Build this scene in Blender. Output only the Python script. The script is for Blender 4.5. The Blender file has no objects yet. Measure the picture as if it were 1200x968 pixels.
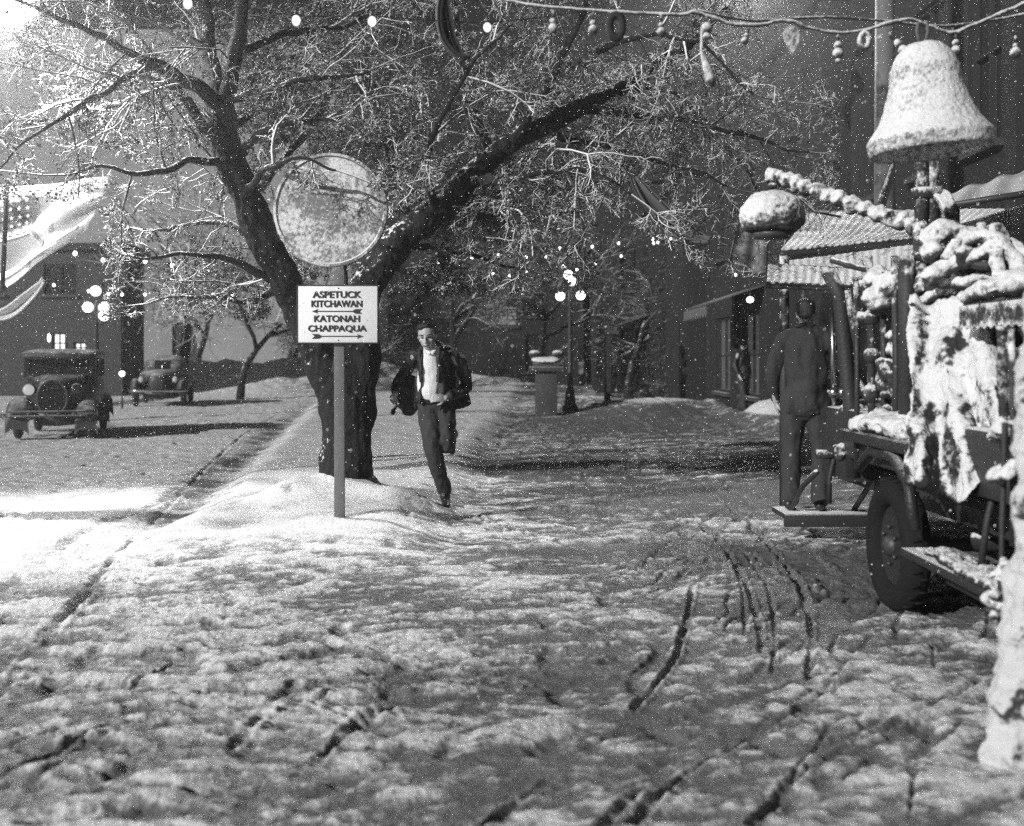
# ---- light settings
SUN, SUNEL, SUNDX, SUNDY, SKY = 4.5, 22, .72, .68, .006
FL1, FL2, HAZE = 2400, 1500, .0036
DENOISE = False
import bpy, bmesh, math, random
import numpy as np
from mathutils import Vector, Matrix, noise as mnoise
random.seed(7)
R = math.radians
scene = bpy.context.scene
COL = scene.collection
F, HZ, CAMZ = 1300.0, 420.0, 1.5
def P(px, py, Y):
    """point seen at photo pixel (px, py) at depth Y metres"""
    return Vector(((px - 600) * Y / F, Y, CAMZ - (py - HZ) * Y / F))

# ------------------------------------------------------------------ materials
def new_mat(name):
    m = bpy.data.materials.new(name); m.use_nodes = True
    nt = m.node_tree; b = nt.nodes['Principled BSDF']
    return m, nt, b
def N(nt, t, **kw):
    n = nt.nodes.new(t)
    for k, v in kw.items(): setattr(n, k, v)
    return n
def math_node(nt, op, a, b=None, clamp=False):
    n = N(nt, 'ShaderNodeMath', operation=op, use_clamp=clamp)
    for i, v in enumerate((a, b)):
        if v is None: continue
        if isinstance(v, (int, float)): n.inputs[i].default_value = v
        else: nt.links.new(v, n.inputs[i])
    return n.outputs[0]
def noise_node(nt, scale, detail=4, rough=.6, vec=None, dist=0):
    n = N(nt, 'ShaderNodeTexNoise'); n.inputs['Scale'].default_value = scale
    n.inputs['Detail'].default_value = detail; n.inputs['Roughness'].default_value = rough
    n.inputs['Distortion'].default_value = dist
    if vec is None: vec = N(nt, 'ShaderNodeNewGeometry').outputs['Position']
    nt.links.new(vec, n.inputs['Vector'])
    return n.outputs['Fac']
def mixcol(nt, fac, a, b):
    n = N(nt, 'ShaderNodeMix', data_type='RGBA')
    nt.links.new(fac, n.inputs[0])
    for i, v in ((6, a), (7, b)):
        if isinstance(v, (int, float)): n.inputs[i].default_value = (v, v, v, 1)
        else: nt.links.new(v, n.inputs[i])
    return n.outputs[2]
def ramp(nt, fac, lo, hi, a=0.0, b=1.0):
    n = N(nt, 'ShaderNodeMapRange', interpolation_type='SMOOTHSTEP'); nt.links.new(fac, n.inputs[0])
    n.inputs[1].default_value = lo; n.inputs[2].default_value = hi
    n.inputs[3].default_value = a; n.inputs[4].default_value = b
    return n.outputs[0]
def bump(nt, b, h, strength=.5, dist=.02):
    n = N(nt, 'ShaderNodeBump'); n.inputs['Strength'].default_value = strength
    n.inputs['Distance'].default_value = dist
    nt.links.new(h, n.inputs['Height']); nt.links.new(n.outputs[0], b.inputs['Normal'])
def plain(name, c, rough=.7, var=.25, scale=9, metal=0, bmp=.25, spec=.5, bd=.01):
    m, nt, b = new_mat(name)
    f = noise_node(nt, scale, 5)
    nt.links.new(mixcol(nt, f, c * (1 - var), c * (1 + var)), b.inputs['Base Color'])
    b.inputs['Roughness'].default_value = rough; b.inputs['Metallic'].default_value = metal
    b.inputs['Specular IOR Level'].default_value = spec
    if bmp: bump(nt, b, noise_node(nt, scale * 5, 4), bmp, bd)
    return m
def snowy(name, base, lo=.1, hi=.5, scale=14, rough=.75, snow=.78, patch=1.2, metal=0, left=0., fine=60, bd=.01, var=.3, speck=.0, sscale=70):
    """base surface with snow lying on faces that look up (and a bit of wind-blown snow from the left)"""
    m, nt, b = new_mat(name)
    g = N(nt, 'ShaderNodeNewGeometry'); s = N(nt, 'ShaderNodeSeparateXYZ'); nt.links.new(g.outputs['Normal'], s.inputs[0])
    z = s.outputs['Z']
    if left: z = math_node(nt, 'ADD', z, math_node(nt, 'MULTIPLY', s.outputs['X'], -left))
    n1 = noise_node(nt, scale, 5, .65, g.outputs['Position'])
    v = math_node(nt, 'ADD', z, math_node(nt, 'MULTIPLY', math_node(nt, 'SUBTRACT', n1, .5), patch * 2))
    if speck: v = math_node(nt, 'ADD', v, math_node(nt, 'MULTIPLY', math_node(nt, 'SUBTRACT', noise_node(nt, sscale, 3, .7, g.outputs['Position']), .5), speck * 2))
    f = ramp(nt, v, lo, hi)
    n2 = noise_node(nt, scale * 2.3, 4, .6, g.outputs['Position'])
    base_c = mixcol(nt, n2, base * (1 - var), base * (1 + var))
    sn = mixcol(nt, n2, snow * .88, min(.9, snow * 1.08))
    nt.links.new(mixcol(nt, f, base_c, sn), b.inputs['Base Color'])
    b.inputs['Roughness'].default_value = rough; b.inputs['Specular IOR Level'].default_value = .3
    hh = math_node(nt, 'ADD', noise_node(nt, fine, 4, .6, g.outputs['Position']), math_node(nt, 'MULTIPLY', f, .8))
    bump(nt, b, hh, .6, bd)
    return m
def emit(name, s, c=1.0):
    m, nt, b = new_mat(name)
    b.inputs['Base Color'].default_value = (.05, .05, .05, 1) if s < 3 else (.8, .8, .8, 1); m.cycles.emission_sampling = 'NONE'
    b.inputs['Emission Color'].default_value = (c, c, c, 1); b.inputs['Emission Strength'].default_value = s
    return m
M = {}
M['bark'] = snowy('bark', .012, .74, 1.05, 7, patch=1.1, left=.35, snow=.75, fine=32, bd=.07, var=.6, speck=1.1, sscale=28)
M['twig'] = snowy('twig', .06, .45, .9, 5, patch=.9, left=.25, snow=.72, bd=.002)
M['frost'] = snowy('frosted_twig', .16, -.25, .3, 4, patch=1.0, left=.25, snow=.75, bd=.002)
M['leaf'] = snowy('leaf', .045, .6, 1.0, 9, patch=1.1, snow=.7, bd=.001)
M['leaf_snow'] = snowy('snowy_leaf', .12, .1, .5, 9, patch=.9, snow=.78, bd=.001)
M['crust'] = snowy('snow_crust', .05, -.55, .35, 9, patch=1.1, snow=.62, bd=.02, fine=45, speck=.9, sscale=45, left=.35)
M['crust2'] = snowy('patchy_snow_crust', .03, .0, .7, 9, patch=1.3, snow=.62, bd=.03, fine=45, speck=1.1, sscale=38)
M['darkiron'] = snowy('dark_iron', .03, .45, .9, 12, patch=.9, rough=.5)
M['ironclean'] = plain('iron', .03, .5)
M['paint_dark'] = snowy('dark_car_paint', .022, .6, 1.3, 5, patch=.8, rough=.35, snow=.45, speck=.5, sscale=60)
M['paint_car'] = snowy('grey_car_paint', .05, .35, 1.2, 4, patch=.8, rough=.4, snow=.5, speck=.6, sscale=60)
M['brass'] = plain('brass', .35, .3, metal=1, bmp=0)
M['chrome'] = plain('chrome', .55, .25, metal=1, bmp=0)
M['rubber'] = plain('rubber', .03, .8, bmp=.4)
M['rubber_dirty'] = plain('rubber_snowed', .012, .9, .5, 25, spec=.15)
M['board'] = plain('sign_paint', .74, .55, .13, 7, bmp=.15)
M['ink'] = plain('black_paint', .015, .6, bmp=0)
M['post'] = plain('weathered_wood', .13, .8, .4, 18, bmp=.6)
M['coat'] = plain('dark_coat', .012, .6, .5, 22, bmp=.6)
M['coat2'] = plain('tweed_coat', .03, .9, .5, 26, bmp=.7, bd=.02)
M['trouser'] = plain('trousers', .028, .85, .3, 25, bmp=.4)
M['shirt'] = plain('shirt', .68, .8, .08, 20, bmp=.3)
M['skin'] = plain('skin', .36, .5, .08, 15, bmp=.1)
M['hair'] = plain('hair', .015, .45, .4, 60, bmp=.6)
M['shoe'] = plain('shoe_leather', .02, .4)
M['bulb'] = emit('lit_bulb', 5)
M['softbulb'] = emit('frosted_bulb', 1.5)
M['globe'] = emit('lit_globe', 3.5)
M['lens'] = emit('floodlight_lens', 40)
M['winfaint'] = emit('faint_shop_window', .045)
M['winlit'] = emit('lit_window', 1.6)
M['windim'] = emit('dim_window', .22)
M['headlit'] = emit('lit_headlamp', .45)
M['haze_wall'] = plain('lit_haze_backdrop', .25, .85, .45, .35)  # pale blotchy tone stands in for lit haze
M['glass'] = plain('dark_glass', .02, .12, bmp=0)
M['wall'] = plain('dark_facade', .010, .85, .4, 3)
M['wall2'] = plain('grey_facade', .035, .85, .3, 3)
M['trim'] = snowy('painted_trim', .022, .7, 1.1, 8, snow=.4, patch=.6)
M['stone'] = snowy('stone', .05, .45, .9, 8, snow=.7, patch=.6)
M['cloth'] = plain('banner_cloth', .8, .85, .08, 8, bmp=.2)
M['cloth_mid'] = plain('banner_cloth_grey', .45, .85, .12, 12, bmp=.2)
M['cloth_dark'] = plain('banner_cloth_dark', .1, .85, .3, 12, bmp=.2)
M['drape'] = plain('awning_drape', .16, .9, .3, 5, bmp=.4)
M['wood_pole'] = snowy('pole_wood', .10, .8, 1.2, 9, patch=1.2, left=.4)
M['awn'] = snowy('dusty_awning', .09, .2, 1.0, 5, snow=.3, patch=.6)
def translucent(m, amt):
    nt = m.node_tree; out = [n for n in nt.nodes if n.type == 'OUTPUT_MATERIAL'][0]; b = nt.nodes['Principled BSDF']
    tr = nt.nodes.new('ShaderNodeBsdfTranslucent'); tr.inputs[0].default_value = (.85, .85, .85, 1); mx = nt.nodes.new('ShaderNodeMixShader'); mx.inputs[0].default_value = amt
    nt.links.new(b.outputs[0], mx.inputs[1]); nt.links.new(tr.outputs[0], mx.inputs[2]); nt.links.new(mx.outputs[0], out.inputs[0])
M['flagcloth'] = plain('thin_flag_cloth', .8, .85, .08, 8, bmp=.2); translucent(M['flagcloth'], .65)
M['flagmid'] = plain('thin_flag_cloth_grey', .4, .85, .08, 8, bmp=.2); translucent(M['flagmid'], .45)
M['pine'] = snowy('evergreen', .02, .7, 1.2, 5, snow=.3, patch=.9)

# ------------------------------------------------------------------ mesh helpers
def tagp(o, label=None, cat=None, group=None, kind=None):
    if label: o['label'] = label
    if cat: o['category'] = cat
    if group: o['group'] = group
    if kind: o['kind'] = kind
    return o
def thing(name, label, cat, loc=(0, 0, 0), rz=0, group=None):
    o = bpy.data.objects.new(name, None); COL.objects.link(o)
    o.empty_display_size = .1
    o.location = loc; o.rotation_euler = (0, 0, rz)
    return tagp(o, label, cat, group)
def frame(d):
    d = d.normalized(); a = Vector((0, 0, 1)) if abs(d.z) < .9 else Vector((1, 0, 0))
    u = d.cross(a).normalized(); return u, d.cross(u).normalized()
class MB:
    def __init__(s): s.v = []; s.f = []
    def add(s, vs, fs):
        k = len(s.v); s.v += [tuple(v) for v in vs]; s.f += [tuple(i + k for i in f) for f in fs]
    def box(s, c, size, rz=0, rx=0, ry=0):
        m = Matrix.Translation(c) @ Matrix.Rotation(rz, 4, 'Z') @ Matrix.Rotation(ry, 4, 'Y') @ Matrix.Rotation(rx, 4, 'X')
        x, y, z = size[0] / 2, size[1] / 2, size[2] / 2
        vs = [m @ Vector(p) for p in ((-x, -y, -z), (x, -y, -z), (x, y, -z), (-x, y, -z), (-x, -y, z), (x, -y, z), (x, y, z), (-x, y, z))]
        s.add(vs, [(0, 3, 2, 1), (4, 5, 6, 7), (0, 1, 5, 4), (1, 2, 6, 5), (2, 3, 7, 6), (3, 0, 4, 7)]); return s
    def tube(s, pts, rad, n=8, cap=True, sq=1.0, up=None):
        pts = [Vector(p) for p in pts]
        if not hasattr(rad, '__len__'): rad = [rad] * len(pts)
        k = len(s.v); u = None
        for i, p in enumerate(pts):
            d = (pts[min(i + 1, len(pts) - 1)] - pts[max(i - 1, 0)])
            if d.length < 1e-9: d = Vector((0, 0, 1))
            d.normalize()
            if u is None: u = frame(d)[0] if up is None else (up - d * up.dot(d)).normalized()
            else:
                u = u - d * u.dot(d)
                u = u.normalized() if u.length > 1e-6 else frame(d)[0]
            w = d.cross(u)
            for j in range(n):
                a = 2 * math.pi * j / n
                s.v.append(tuple(p + u * (math.cos(a) * rad[i]) + w * (math.sin(a) * rad[i] * sq)))
        for i in range(len(pts) - 1):
            for j in range(n):
                a = k + i * n + j; b = k + i * n + (j + 1) % n
                s.f.append((a, b, b + n, a + n))
        if cap:
            s.f.append(tuple(k + j for j in range(n))[::-1]); m = k + (len(pts) - 1) * n
            s.f.append(tuple(m + j for j in range(n)))
        return s
    def ball(s, c, r, nu=12, nv=8, m=None):
        if not hasattr(r, '__len__'): r = (r, r, r)
        c = Vector(c); vs = []
        def T(x, y, z):
            v = Vector((x * r[0], y * r[1], z * r[2]))
            if m is not None: v = m @ v
            return c + v
        vs.append(T(0, 0, -1))
        for i in range(1, nv):
            t = math.pi * i / nv
            for j in range(nu):
                a = 2 * math.pi * j / nu; vs.append(T(math.sin(t) * math.cos(a), math.sin(t) * math.sin(a), -math.cos(t)))
        vs.append(T(0, 0, 1)); fs = []
        for j in range(nu):
            fs.append((0, 1 + (j + 1) % nu, 1 + j)); e = 1 + (nv - 2) * nu
            fs.append((e + j, e + (j + 1) % nu, len(vs) - 1))
        for i in range(nv - 2):
            for j in range(nu):
                a = 1 + i * nu + j; b = 1 + i * nu + (j + 1) % nu; fs.append((a, b, b + nu, a + nu))
        s.add(vs, fs); return s
    def lathe(s, prof, n=32, m=None, close=False):
        k = len(s.v); m = m or Matrix.Identity(4)
        for r, z in prof:
            for j in range(n):
                a = 2 * math.pi * j / n; s.v.append(tuple(m @ Vector((r * math.cos(a), r * math.sin(a), z))))
        for i in range(len(prof) - 1):
            for j in range(n):
                a = k + i * n + j; b = k + i * n + (j + 1) % n; s.f.append((a, b, b + n, a + n))
        if close:
            s.f.append(tuple(k + j for j in range(n))[::-1]); e = k + (len(prof) - 1) * n
            s.f.append(tuple(e + j for j in range(n)))
        return s
    def prism(s, pts, y0, y1):
        """outline in XZ extruded along Y"""
        n = len(pts); vs = [(p[0], y0, p[1]) for p in pts] + [(p[0], y1, p[1]) for p in pts]
        fs = [tuple(range(n)), tuple(range(n, 2 * n))[::-1]] + [(i, i + n, (i + 1) % n + n, (i + 1) % n) for i in range(n)]
        s.add(vs, fs); return s
    def sheet(s, fn, nu, nv, th=.006):
        """thick cloth sheet: fn(u, v) -> point"""
        g = [[Vector(fn(i / nu, j / nv)) for j in range(nv + 1)] for i in range(nu + 1)]
        k = len(s.v); W = nv + 1; off = (nu + 1) * W; back = []
        for i in range(nu + 1):
            for j in range(W):
                a = g[min(i + 1, nu)][j] - g[max(i - 1, 0)][j]; b = g[i][min(j + 1, nv)] - g[i][max(j - 1, 0)]
                nn = a.cross(b); nn = nn.normalized() if nn.length > 1e-9 else Vector((0, 1, 0))
                s.v.append(tuple(g[i][j])); back.append(tuple(g[i][j] + nn * th))
        s.v += back
        q = lambda i, j: k + i * W + j
        for i in range(nu):
            for j in range(nv):
                s.f.append((q(i, j), q(i + 1, j), q(i + 1, j + 1), q(i, j + 1)))
                s.f.append((q(i, j) + off, q(i, j + 1) + off, q(i + 1, j + 1) + off, q(i + 1, j) + off))
        for i in range(nu):
            for j in (0, nv): s.f.append((q(i, j), q(i, j) + off, q(i + 1, j) + off, q(i + 1, j)))
        for j in range(nv):
            for i in (0, nu): s.f.append((q(i, j), q(i, j) + off, q(i, j + 1) + off, q(i, j + 1)))
        return s
    def rough(s, amp, sc, seed=0):
        o = Vector((seed * 7.3, seed * 3.1, seed))
        s.v = [tuple(Vector(v) + mnoise.noise_vector(Vector(v) * sc + o) * amp + mnoise.noise_vector(Vector(v) * sc * 2.7 + o) * amp * .5) for v in s.v]
        return s
    def build(s, name, mat, parent=None, smooth=True, bevel=0, voxel=0, sm=0, disp=None):
        me = bpy.data.meshes.new(name); me.from_pydata(s.v, [], s.f); me.update()
        o = bpy.data.objects.new(name, me); COL.objects.link(o)
        if bevel or voxel:
            if voxel:
                md = o.modifiers.new('r', 'REMESH'); md.mode = 'VOXEL'; md.voxel_size = voxel; md.use_smooth_shade = True
                if sm: md = o.modifiers.new('s', 'SMOOTH'); md.iterations = sm; md.factor = .5
            if bevel:
                md = o.modifiers.new('b', 'BEVEL'); md.width = bevel; md.segments = 2; md.limit_method = 'ANGLE'
            dg = bpy.context.evaluated_depsgraph_get()
            nm = bpy.data.meshes.new_from_object(o.evaluated_get(dg)); o.modifiers.clear()
            o.data = nm; nm.name = name; me = nm
        if disp:
            n = len(me.vertices); co = np.zeros(n * 3, np.float32); me.vertices.foreach_get('co', co); nn = np.zeros(n * 3, np.float32); me.vertices.foreach_get('normal', nn)
            co = co.reshape(-1, 3); nn = nn.reshape(-1, 3)
            for amp, sc, asp in disp:
                d = np.array([mnoise.noise(Vector((float(c[0]) * sc + 5, float(c[1]) * sc, float(c[2]) * sc * asp))) for c in co], np.float32); co += nn * (d * amp)[:, None]
            me.vertices.foreach_set('co', co.ravel()); me.update()
        me.materials.clear(); me.materials.append(M[mat] if isinstance(mat, str) else mat)
        if smooth:
            me.polygons.foreach_set('use_smooth', [True] * len(me.polygons))
            if smooth == 'auto': me.set_sharp_from_angle(angle=R(35))
        if parent is not None: o.parent = parent
        return o
def copy_tree(o, parent=None):
    c = o.copy(); COL.objects.link(c)
    if parent is not None: c.parent = parent
    for ch in list(o.children): copy_tree(ch, c)
    return c
def smooth_path(pts, n=6):
    """Catmull-Rom through points (each a tuple with any number of components)"""
    pts = [np.array(p, float) for p in pts]; out = []
    for i in range(len(pts) - 1):
        p0 = pts[max(i - 1, 0)]; p1 = pts[i]; p2 = pts[i + 1]; p3 = pts[min(i + 2, len(pts) - 1)]
        for k in range(n):
            t = k / n
            out.append(.5 * ((2 * p1) + (-p0 + p2) * t + (2 * p0 - 5 * p1 + 4 * p2 - p3) * t * t + (-p0 + 3 * p1 - 3 * p2 + p3) * t ** 3))
    out.append(pts[-1]); return out

# ------------------------------------------------------------------ ground
def hash2(ix, iy, seed):
    h = (ix.astype(np.int64) * 374761393 + iy.astype(np.int64) * 668265263 + seed * 144665) & 0xffffffff
    h = ((h ^ (h >> 13)) * 1274126177) & 0xffffffff
    return ((h ^ (h >> 16)) & 0xffff) / 65535.0
def vn(x, y, seed=0):
    ix = np.floor(x); iy = np.floor(y); fx = x - ix; fy = y - iy
    u = fx * fx * (3 - 2 * fx); v = fy * fy * (3 - 2 * fy)
    a = hash2(ix, iy, seed); b = hash2(ix + 1, iy, seed); c = hash2(ix, iy + 1, seed); d = hash2(ix + 1, iy + 1, seed)
    return (a * (1 - u) + b * u) * (1 - v) + (c * (1 - u) + d * u) * v
def fbm(x, y, seed=0, oct=4, gain=.5):
    t = 0; a = 1; s = 0
    for k in range(oct):
        c, sn = math.cos(k * 1.3 + .4), math.sin(k * 1.3 + .4)
        t = t + a * vn((x * c - y * sn) * 2 ** k, (x * sn + y * c) * 2 ** k, seed + k * 17); s += a; a *= gain
    return t / s
def ss(a, b, x):
    t = np.clip((x - a) / (b - a), 0, 1); return t * t * (3 - 2 * t)
def gp(px, py):
    Y = CAMZ * F / (py - HZ); return ((px - 600) * Y / F, Y)
RUTS_AND_SHADOWS = [  # photo pixels of the ruts and of tree shadows drawn as ruts, half width m, depth m
    ([(556, 458), (600, 472), (690, 510), (800, 560), (860, 600), (905, 645), (930, 680), (946, 715), (951, 755), (948, 795)], .032, .034),
    ([(545, 462), (590, 482), (660, 520), (760, 575), (820, 615), (856, 655), (878, 700), (890, 740), (892, 765)], .030, .03),
    ([(875, 650), (900, 695), (908, 745), (905, 790)], .022, .02), ([(850, 640), (868, 690), (873, 745)], .018, .02),
    ([(812, 690), (803, 735), (790, 775), (765, 805), (742, 828)], .026, .034),
    ([(650, 910), (610, 938), (560, 975)], .028, .034),
    ([(620, 462), (700, 482), (800, 515), (900, 550), (980, 590)], .11, .045), ([(650, 458), (740, 476), (850, 508), (950, 540)], .12, .045), ([(560, 470), (620, 490), (720, 525), (840, 570), (950, 610)], .09, .04), ([(600, 500), (680, 545), (760, 590), (800, 615)], .06, .03), ([(640, 505), (720, 550), (800, 590)], .06, .03), ([(590, 456), (680, 468), (780, 486), (900, 512)], .16, .05),
    ([(700, 460), (780, 472), (880, 492)], .16, .05), ([(560, 540), (640, 560), (740, 590), (860, 640), (960, 700)], .03, .024),
    ([(600, 606), (700, 628), (800, 642), (900, 645)], .03, .03), ([(560, 608), (660, 640), (760, 660), (850, 668)], .03, .026),  # streaks along the root shadows, darkened like ruts
    ([(620, 600), (740, 592), (860, 577), (960, 560)], .035, .026), ([(700, 607), (820, 598), (940, 578)], .02, .02),  # cast shadows of the tree, drawn as dark grooves
    ([(1100, 760), (1000, 800), (900, 850), (800, 910), (740, 970)], .03, .03), ([(1150, 800), (1050, 850), (950, 900), (880, 970)], .03, .03),
    ([(360, 470), (300, 500), (230, 560), (150, 640), (60, 740), (-30, 860)], .05, .026),
    ([(330, 840), (420, 800), (520, 790), (620, 800)], .025, .025), ([(60, 830), (200, 810), (330, 820), (430, 850)], .022, .02), ([(200, 720), (330, 705), (470, 715)], .022, .02),
    
    ([(760, 925), (720, 955), (700, 985)], .03, .03),
    ([(110, 690), (75, 730), (50, 770)], .04, .03),
    ([(0, 912), (60, 890), (120, 865), (190, 850)], .03, .03), ([(10, 935), (80, 905), (130, 890)], .03, .025),
    ([(0, 885), (70, 860), (120, 845)], .03, .02),
    ([(240, 560), (180, 590), (90, 630), (0, 690)], .14, .02),
    ([(345, 800), (300, 850), (270, 880)], .04, .02), ([(470, 780), (400, 760), (350, 745)], .06, .025),
    ([(205, 775), (180, 790), (140, 815)], .03, .03), ([(460, 830), (420, 850), (370, 900)], .04, .03),
    ([(350, 470), (250, 482), (120, 500), (0, 520)], .4, .02),
]
RUT_SHADOW = []
for pts, w, d in RUTS_AND_SHADOWS:
    pp = smooth_path([gp(*p) for p in pts], 6); RUT_SHADOW.append((np.array(pp), w, d))
def gauss(x, y, cx, cy, rx, ry, p=1.0):
    return np.exp(-(((x - cx) / rx) ** 2 + ((y - cy) / ry) ** 2) ** p)
def ground_fields(x, y):
    """height and snow tone, painted light and shade included, over arrays of x, y"""
    xl = -2.9 - .13 * np.maximum(y - 10.5, 0) + .25 * (fbm(y * .8, y * 0 + 3, 5) - .5)
    xr = -.75 + .03 * (y - 10.5) + .3 * (fbm(y * .9, y * 0 + 9, 6) - .5)
    yf = 8.4 + .5 * (fbm(x * .7, x * 0, 8) - .5)
    med = ss(-.28, .28, x - xl) * ss(-.35, .35, xr - x) * ss(-.9, .7, y - yf - .35 * (x + 1.8) ** 2 * .4) * ss(70, 60, y)
    h = .15 * med
    r = np.sqrt((x + 1.62) ** 2 + ((y - 10.62) * .9) ** 2)
    h += .42 * np.exp(-(r / .36) ** 1.1)
    h += .12 * gauss(x, y, -.98, 10.25, .32, .2) + .1 * gauss(x, y, -2.15, 10.4, .25, .25)
    near = ss(16, 8, y)
    # slush relief: elongated lumps
    wx = .35 * (fbm(x * 1.1, y * 1.1, 31, 3) - .5); wy = .5 * (fbm(x * 1.1, y * 1.1, 37, 3) - .5)
    ang = .25
    xa = (x + wx) * math.cos(ang) + (y + wy) * math.sin(ang); ya = -(x + wx) * math.sin(ang) + (y + wy) * math.cos(ang)
    l1 = fbm(xa * 2.1, ya * 6.0, 11, 4, .55); l2 = fbm(x * 9, y * 14, 12, 4, .6); l0 = fbm(x * .7, y * .9, 13, 3); l3 = fbm(x * 24, y * 30, 18, 3, .6)
    lump = ss(.42, .66, l1)
    rough = (1 - med) * (1 - ss(12, 9, y) * 0)
    mess = ss(.3, .6, fbm(x * .5 + 4, y * .5, 14, 3)) * .5 + .6
    h += rough * mess * (.028 * lump + .034 * (l2 - .5) + .020 * (l3 - .5) * ss(14, 8, y)) * (.5 + .5 * near)
    gm = np.zeros_like(x)
    for an, fl_, fc_, sd, msk in ((.12, .9, 9, 51, ss(1.2, -.6, x)), (-.22, .8, 11, 52, ss(.8, -1, x)), (1.05, .8, 10, 53, ss(-.6, .8, x)), (1.5, .25, 5.5, 54, ss(-.8, .2, x) * ss(8, 10, y)), (.5, .9, 10, 55, ss(9, 7, y)), (1.35, .3, 6, 56, ss(-2.5, -3.5, x))):
        xr_ = x * math.cos(an) + y * math.sin(an); yr_ = -x * math.sin(an) + y * math.cos(an)
        nn_ = fbm(xr_ * fl_, yr_ * fc_ * .5, sd, 2); g_ = (1 - ss(.0, .045, np.abs(nn_ - .5))) * ss(.5, .62, fbm(x * .9, y * .9, sd + 9, 3)) * msk
        gm = np.maximum(gm, g_)
    h -= .02 * gm * (1 - med); 
    # trodden prints
    px_, py_ = np.floor(x * 2.6), np.floor(y * 1.7); ox, oy = hash2(px_, py_, 61), hash2(px_, py_, 62)
    fx_, fy_ = x * 2.6 - px_ - .3 - .4 * ox, y * 1.7 - py_ - .3 - .4 * oy; an_ = ox * 3; ex, ey = fx_ * np.cos(an_) + fy_ * np.sin(an_), -fx_ * np.sin(an_) + fy_ * np.cos(an_)
    fp_ = np.exp(-((ex / .26) ** 2 + (ey / .13) ** 2) ** 2) * (hash2(px_, py_, 63) > .55)
    h -= .028 * fp_ * (1 - med * .8)
    h += .05 * (l0 - .5) + med * (.012 * (l2 - .5) + .05 * (fbm(x * 1.6, y * 1.6, 15, 3) - .5))
    slush = np.zeros_like(x)  # darkening mask: ruts, gutter and the drawn tree shadows
    for pp, w, d in RUT_SHADOW:
        lo = pp.min(0) - 4 * w; hi = pp.max(0) + 4 * w
        sel = np.where((x > lo[0]) & (x < hi[0]) & (y > lo[1]) & (y < hi[1]))[0]
        if len(sel) == 0: continue
        xs, ys = x[sel], y[sel]; dm = np.full(len(sel), 1e9)
        for a, b in zip(pp[:-1], pp[1:]):
            ab = b - a; L2 = (ab ** 2).sum() + 1e-12
            t = np.clip(((xs - a[0]) * ab[0] + (ys - a[1]) * ab[1]) / L2, 0, 1)
            dd = np.hypot(xs - a[0] - t * ab[0], ys - a[1] - t * ab[1]); dm = np.minimum(dm, dd)
        wob = w * (.25 + .75 * fbm(xs * 6, ys * 6, 21, 3))
        k = np.exp(-(dm / wob) ** 3); rim = np.exp(-((dm - 1.6 * wob) / (.7 * wob)) ** 2)
        k = k * (.15 + 1.2 * ss(.3, .65, fbm(xs * 2.2, ys * 2.2, 29, 3))); h[sel] += -d * .62 * k + .28 * d * rim
        slush[sel] = np.maximum(slush[sel], k * (.55 + .45 * fbm(xs * 6, ys * 6, 22, 2)))
    # kerb-side gutter on the left of the island
    gut = np.exp(-((x - xl + .3) / .22) ** 2) * ss(8, 10, y) * ss(40, 25, y)
    h -= .03 * gut; slush = np.maximum(slush, np.exp(-((x - xl + .42) / .38) ** 2) * ss(9, 11, y) * ss(45, 30, y) * (.5 + .9 * ss(.35, .6, fbm(x * 2, y * 2, 23))))
    # right-hand pavement with heaped snow, far banks
    pav = ss(4.6, 5.1, x - .04 * np.maximum(y - 16, 0)) * ss(9, 11, y)
    h += .13 * pav + .55 * gauss(x, y, 6.0, 24, 1.2, 1.4) + .35 * gauss(x, y, 7.2, 27, 1.3, 1.5) + .3 * gauss(x, y, 4.9, 31, 1.5, 2) + .42 * gauss(x, y, 5.3, 17.2, .6, 1.6)
    h += .35 * gauss(x, y, 2.2, 33, 1.3, 2) + .3 * gauss(x, y, 3.4, 29, 1.2, 3)
    for cx, cy, hh, rx, ry in ((-11.5, 46, 1.1, 2.6, 3), (-8.5, 48, 1.0, 2.5, 3), (-14.5, 47, .7, 2, 3), (-5.5, 50, .8, 3, 3), (-1, 52, .6, 4, 3), (3, 54, .5, 4, 3)):
        h += hh * gauss(x, y, cx, cy, rx, ry) * (.75 + .5 * fbm(x, y, 41, 3))
    lpav = ss(-12.4, -12.8, x) * ss(12, 14, y); h += .13 * lpav
    bare = ss(.52, .70, fbm(x * 1.3, y * 1.3, 24, 4)) * .75 + .35 * ss(.5, .7, fbm(x * 5, y * 7, 25, 3))
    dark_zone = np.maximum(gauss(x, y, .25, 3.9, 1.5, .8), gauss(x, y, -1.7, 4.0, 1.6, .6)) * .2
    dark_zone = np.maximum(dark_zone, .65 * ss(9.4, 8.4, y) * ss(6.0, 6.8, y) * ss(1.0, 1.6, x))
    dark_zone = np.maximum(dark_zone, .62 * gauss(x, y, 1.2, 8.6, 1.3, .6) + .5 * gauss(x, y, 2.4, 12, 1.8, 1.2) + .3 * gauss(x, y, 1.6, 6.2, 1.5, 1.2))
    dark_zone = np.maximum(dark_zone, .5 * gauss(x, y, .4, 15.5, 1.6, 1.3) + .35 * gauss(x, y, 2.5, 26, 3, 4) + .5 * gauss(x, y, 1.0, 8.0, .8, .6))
    snow = .60 + 1.35 * (l1 - .5) + 1.2 * (l2 - .5) + .7 * (l3 - .5) - .32 * bare - .35 * gm - .25 * fp_ - .22 * ss(18, 26, y) * ss(0, 1.5, x) - dark_zone
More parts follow.
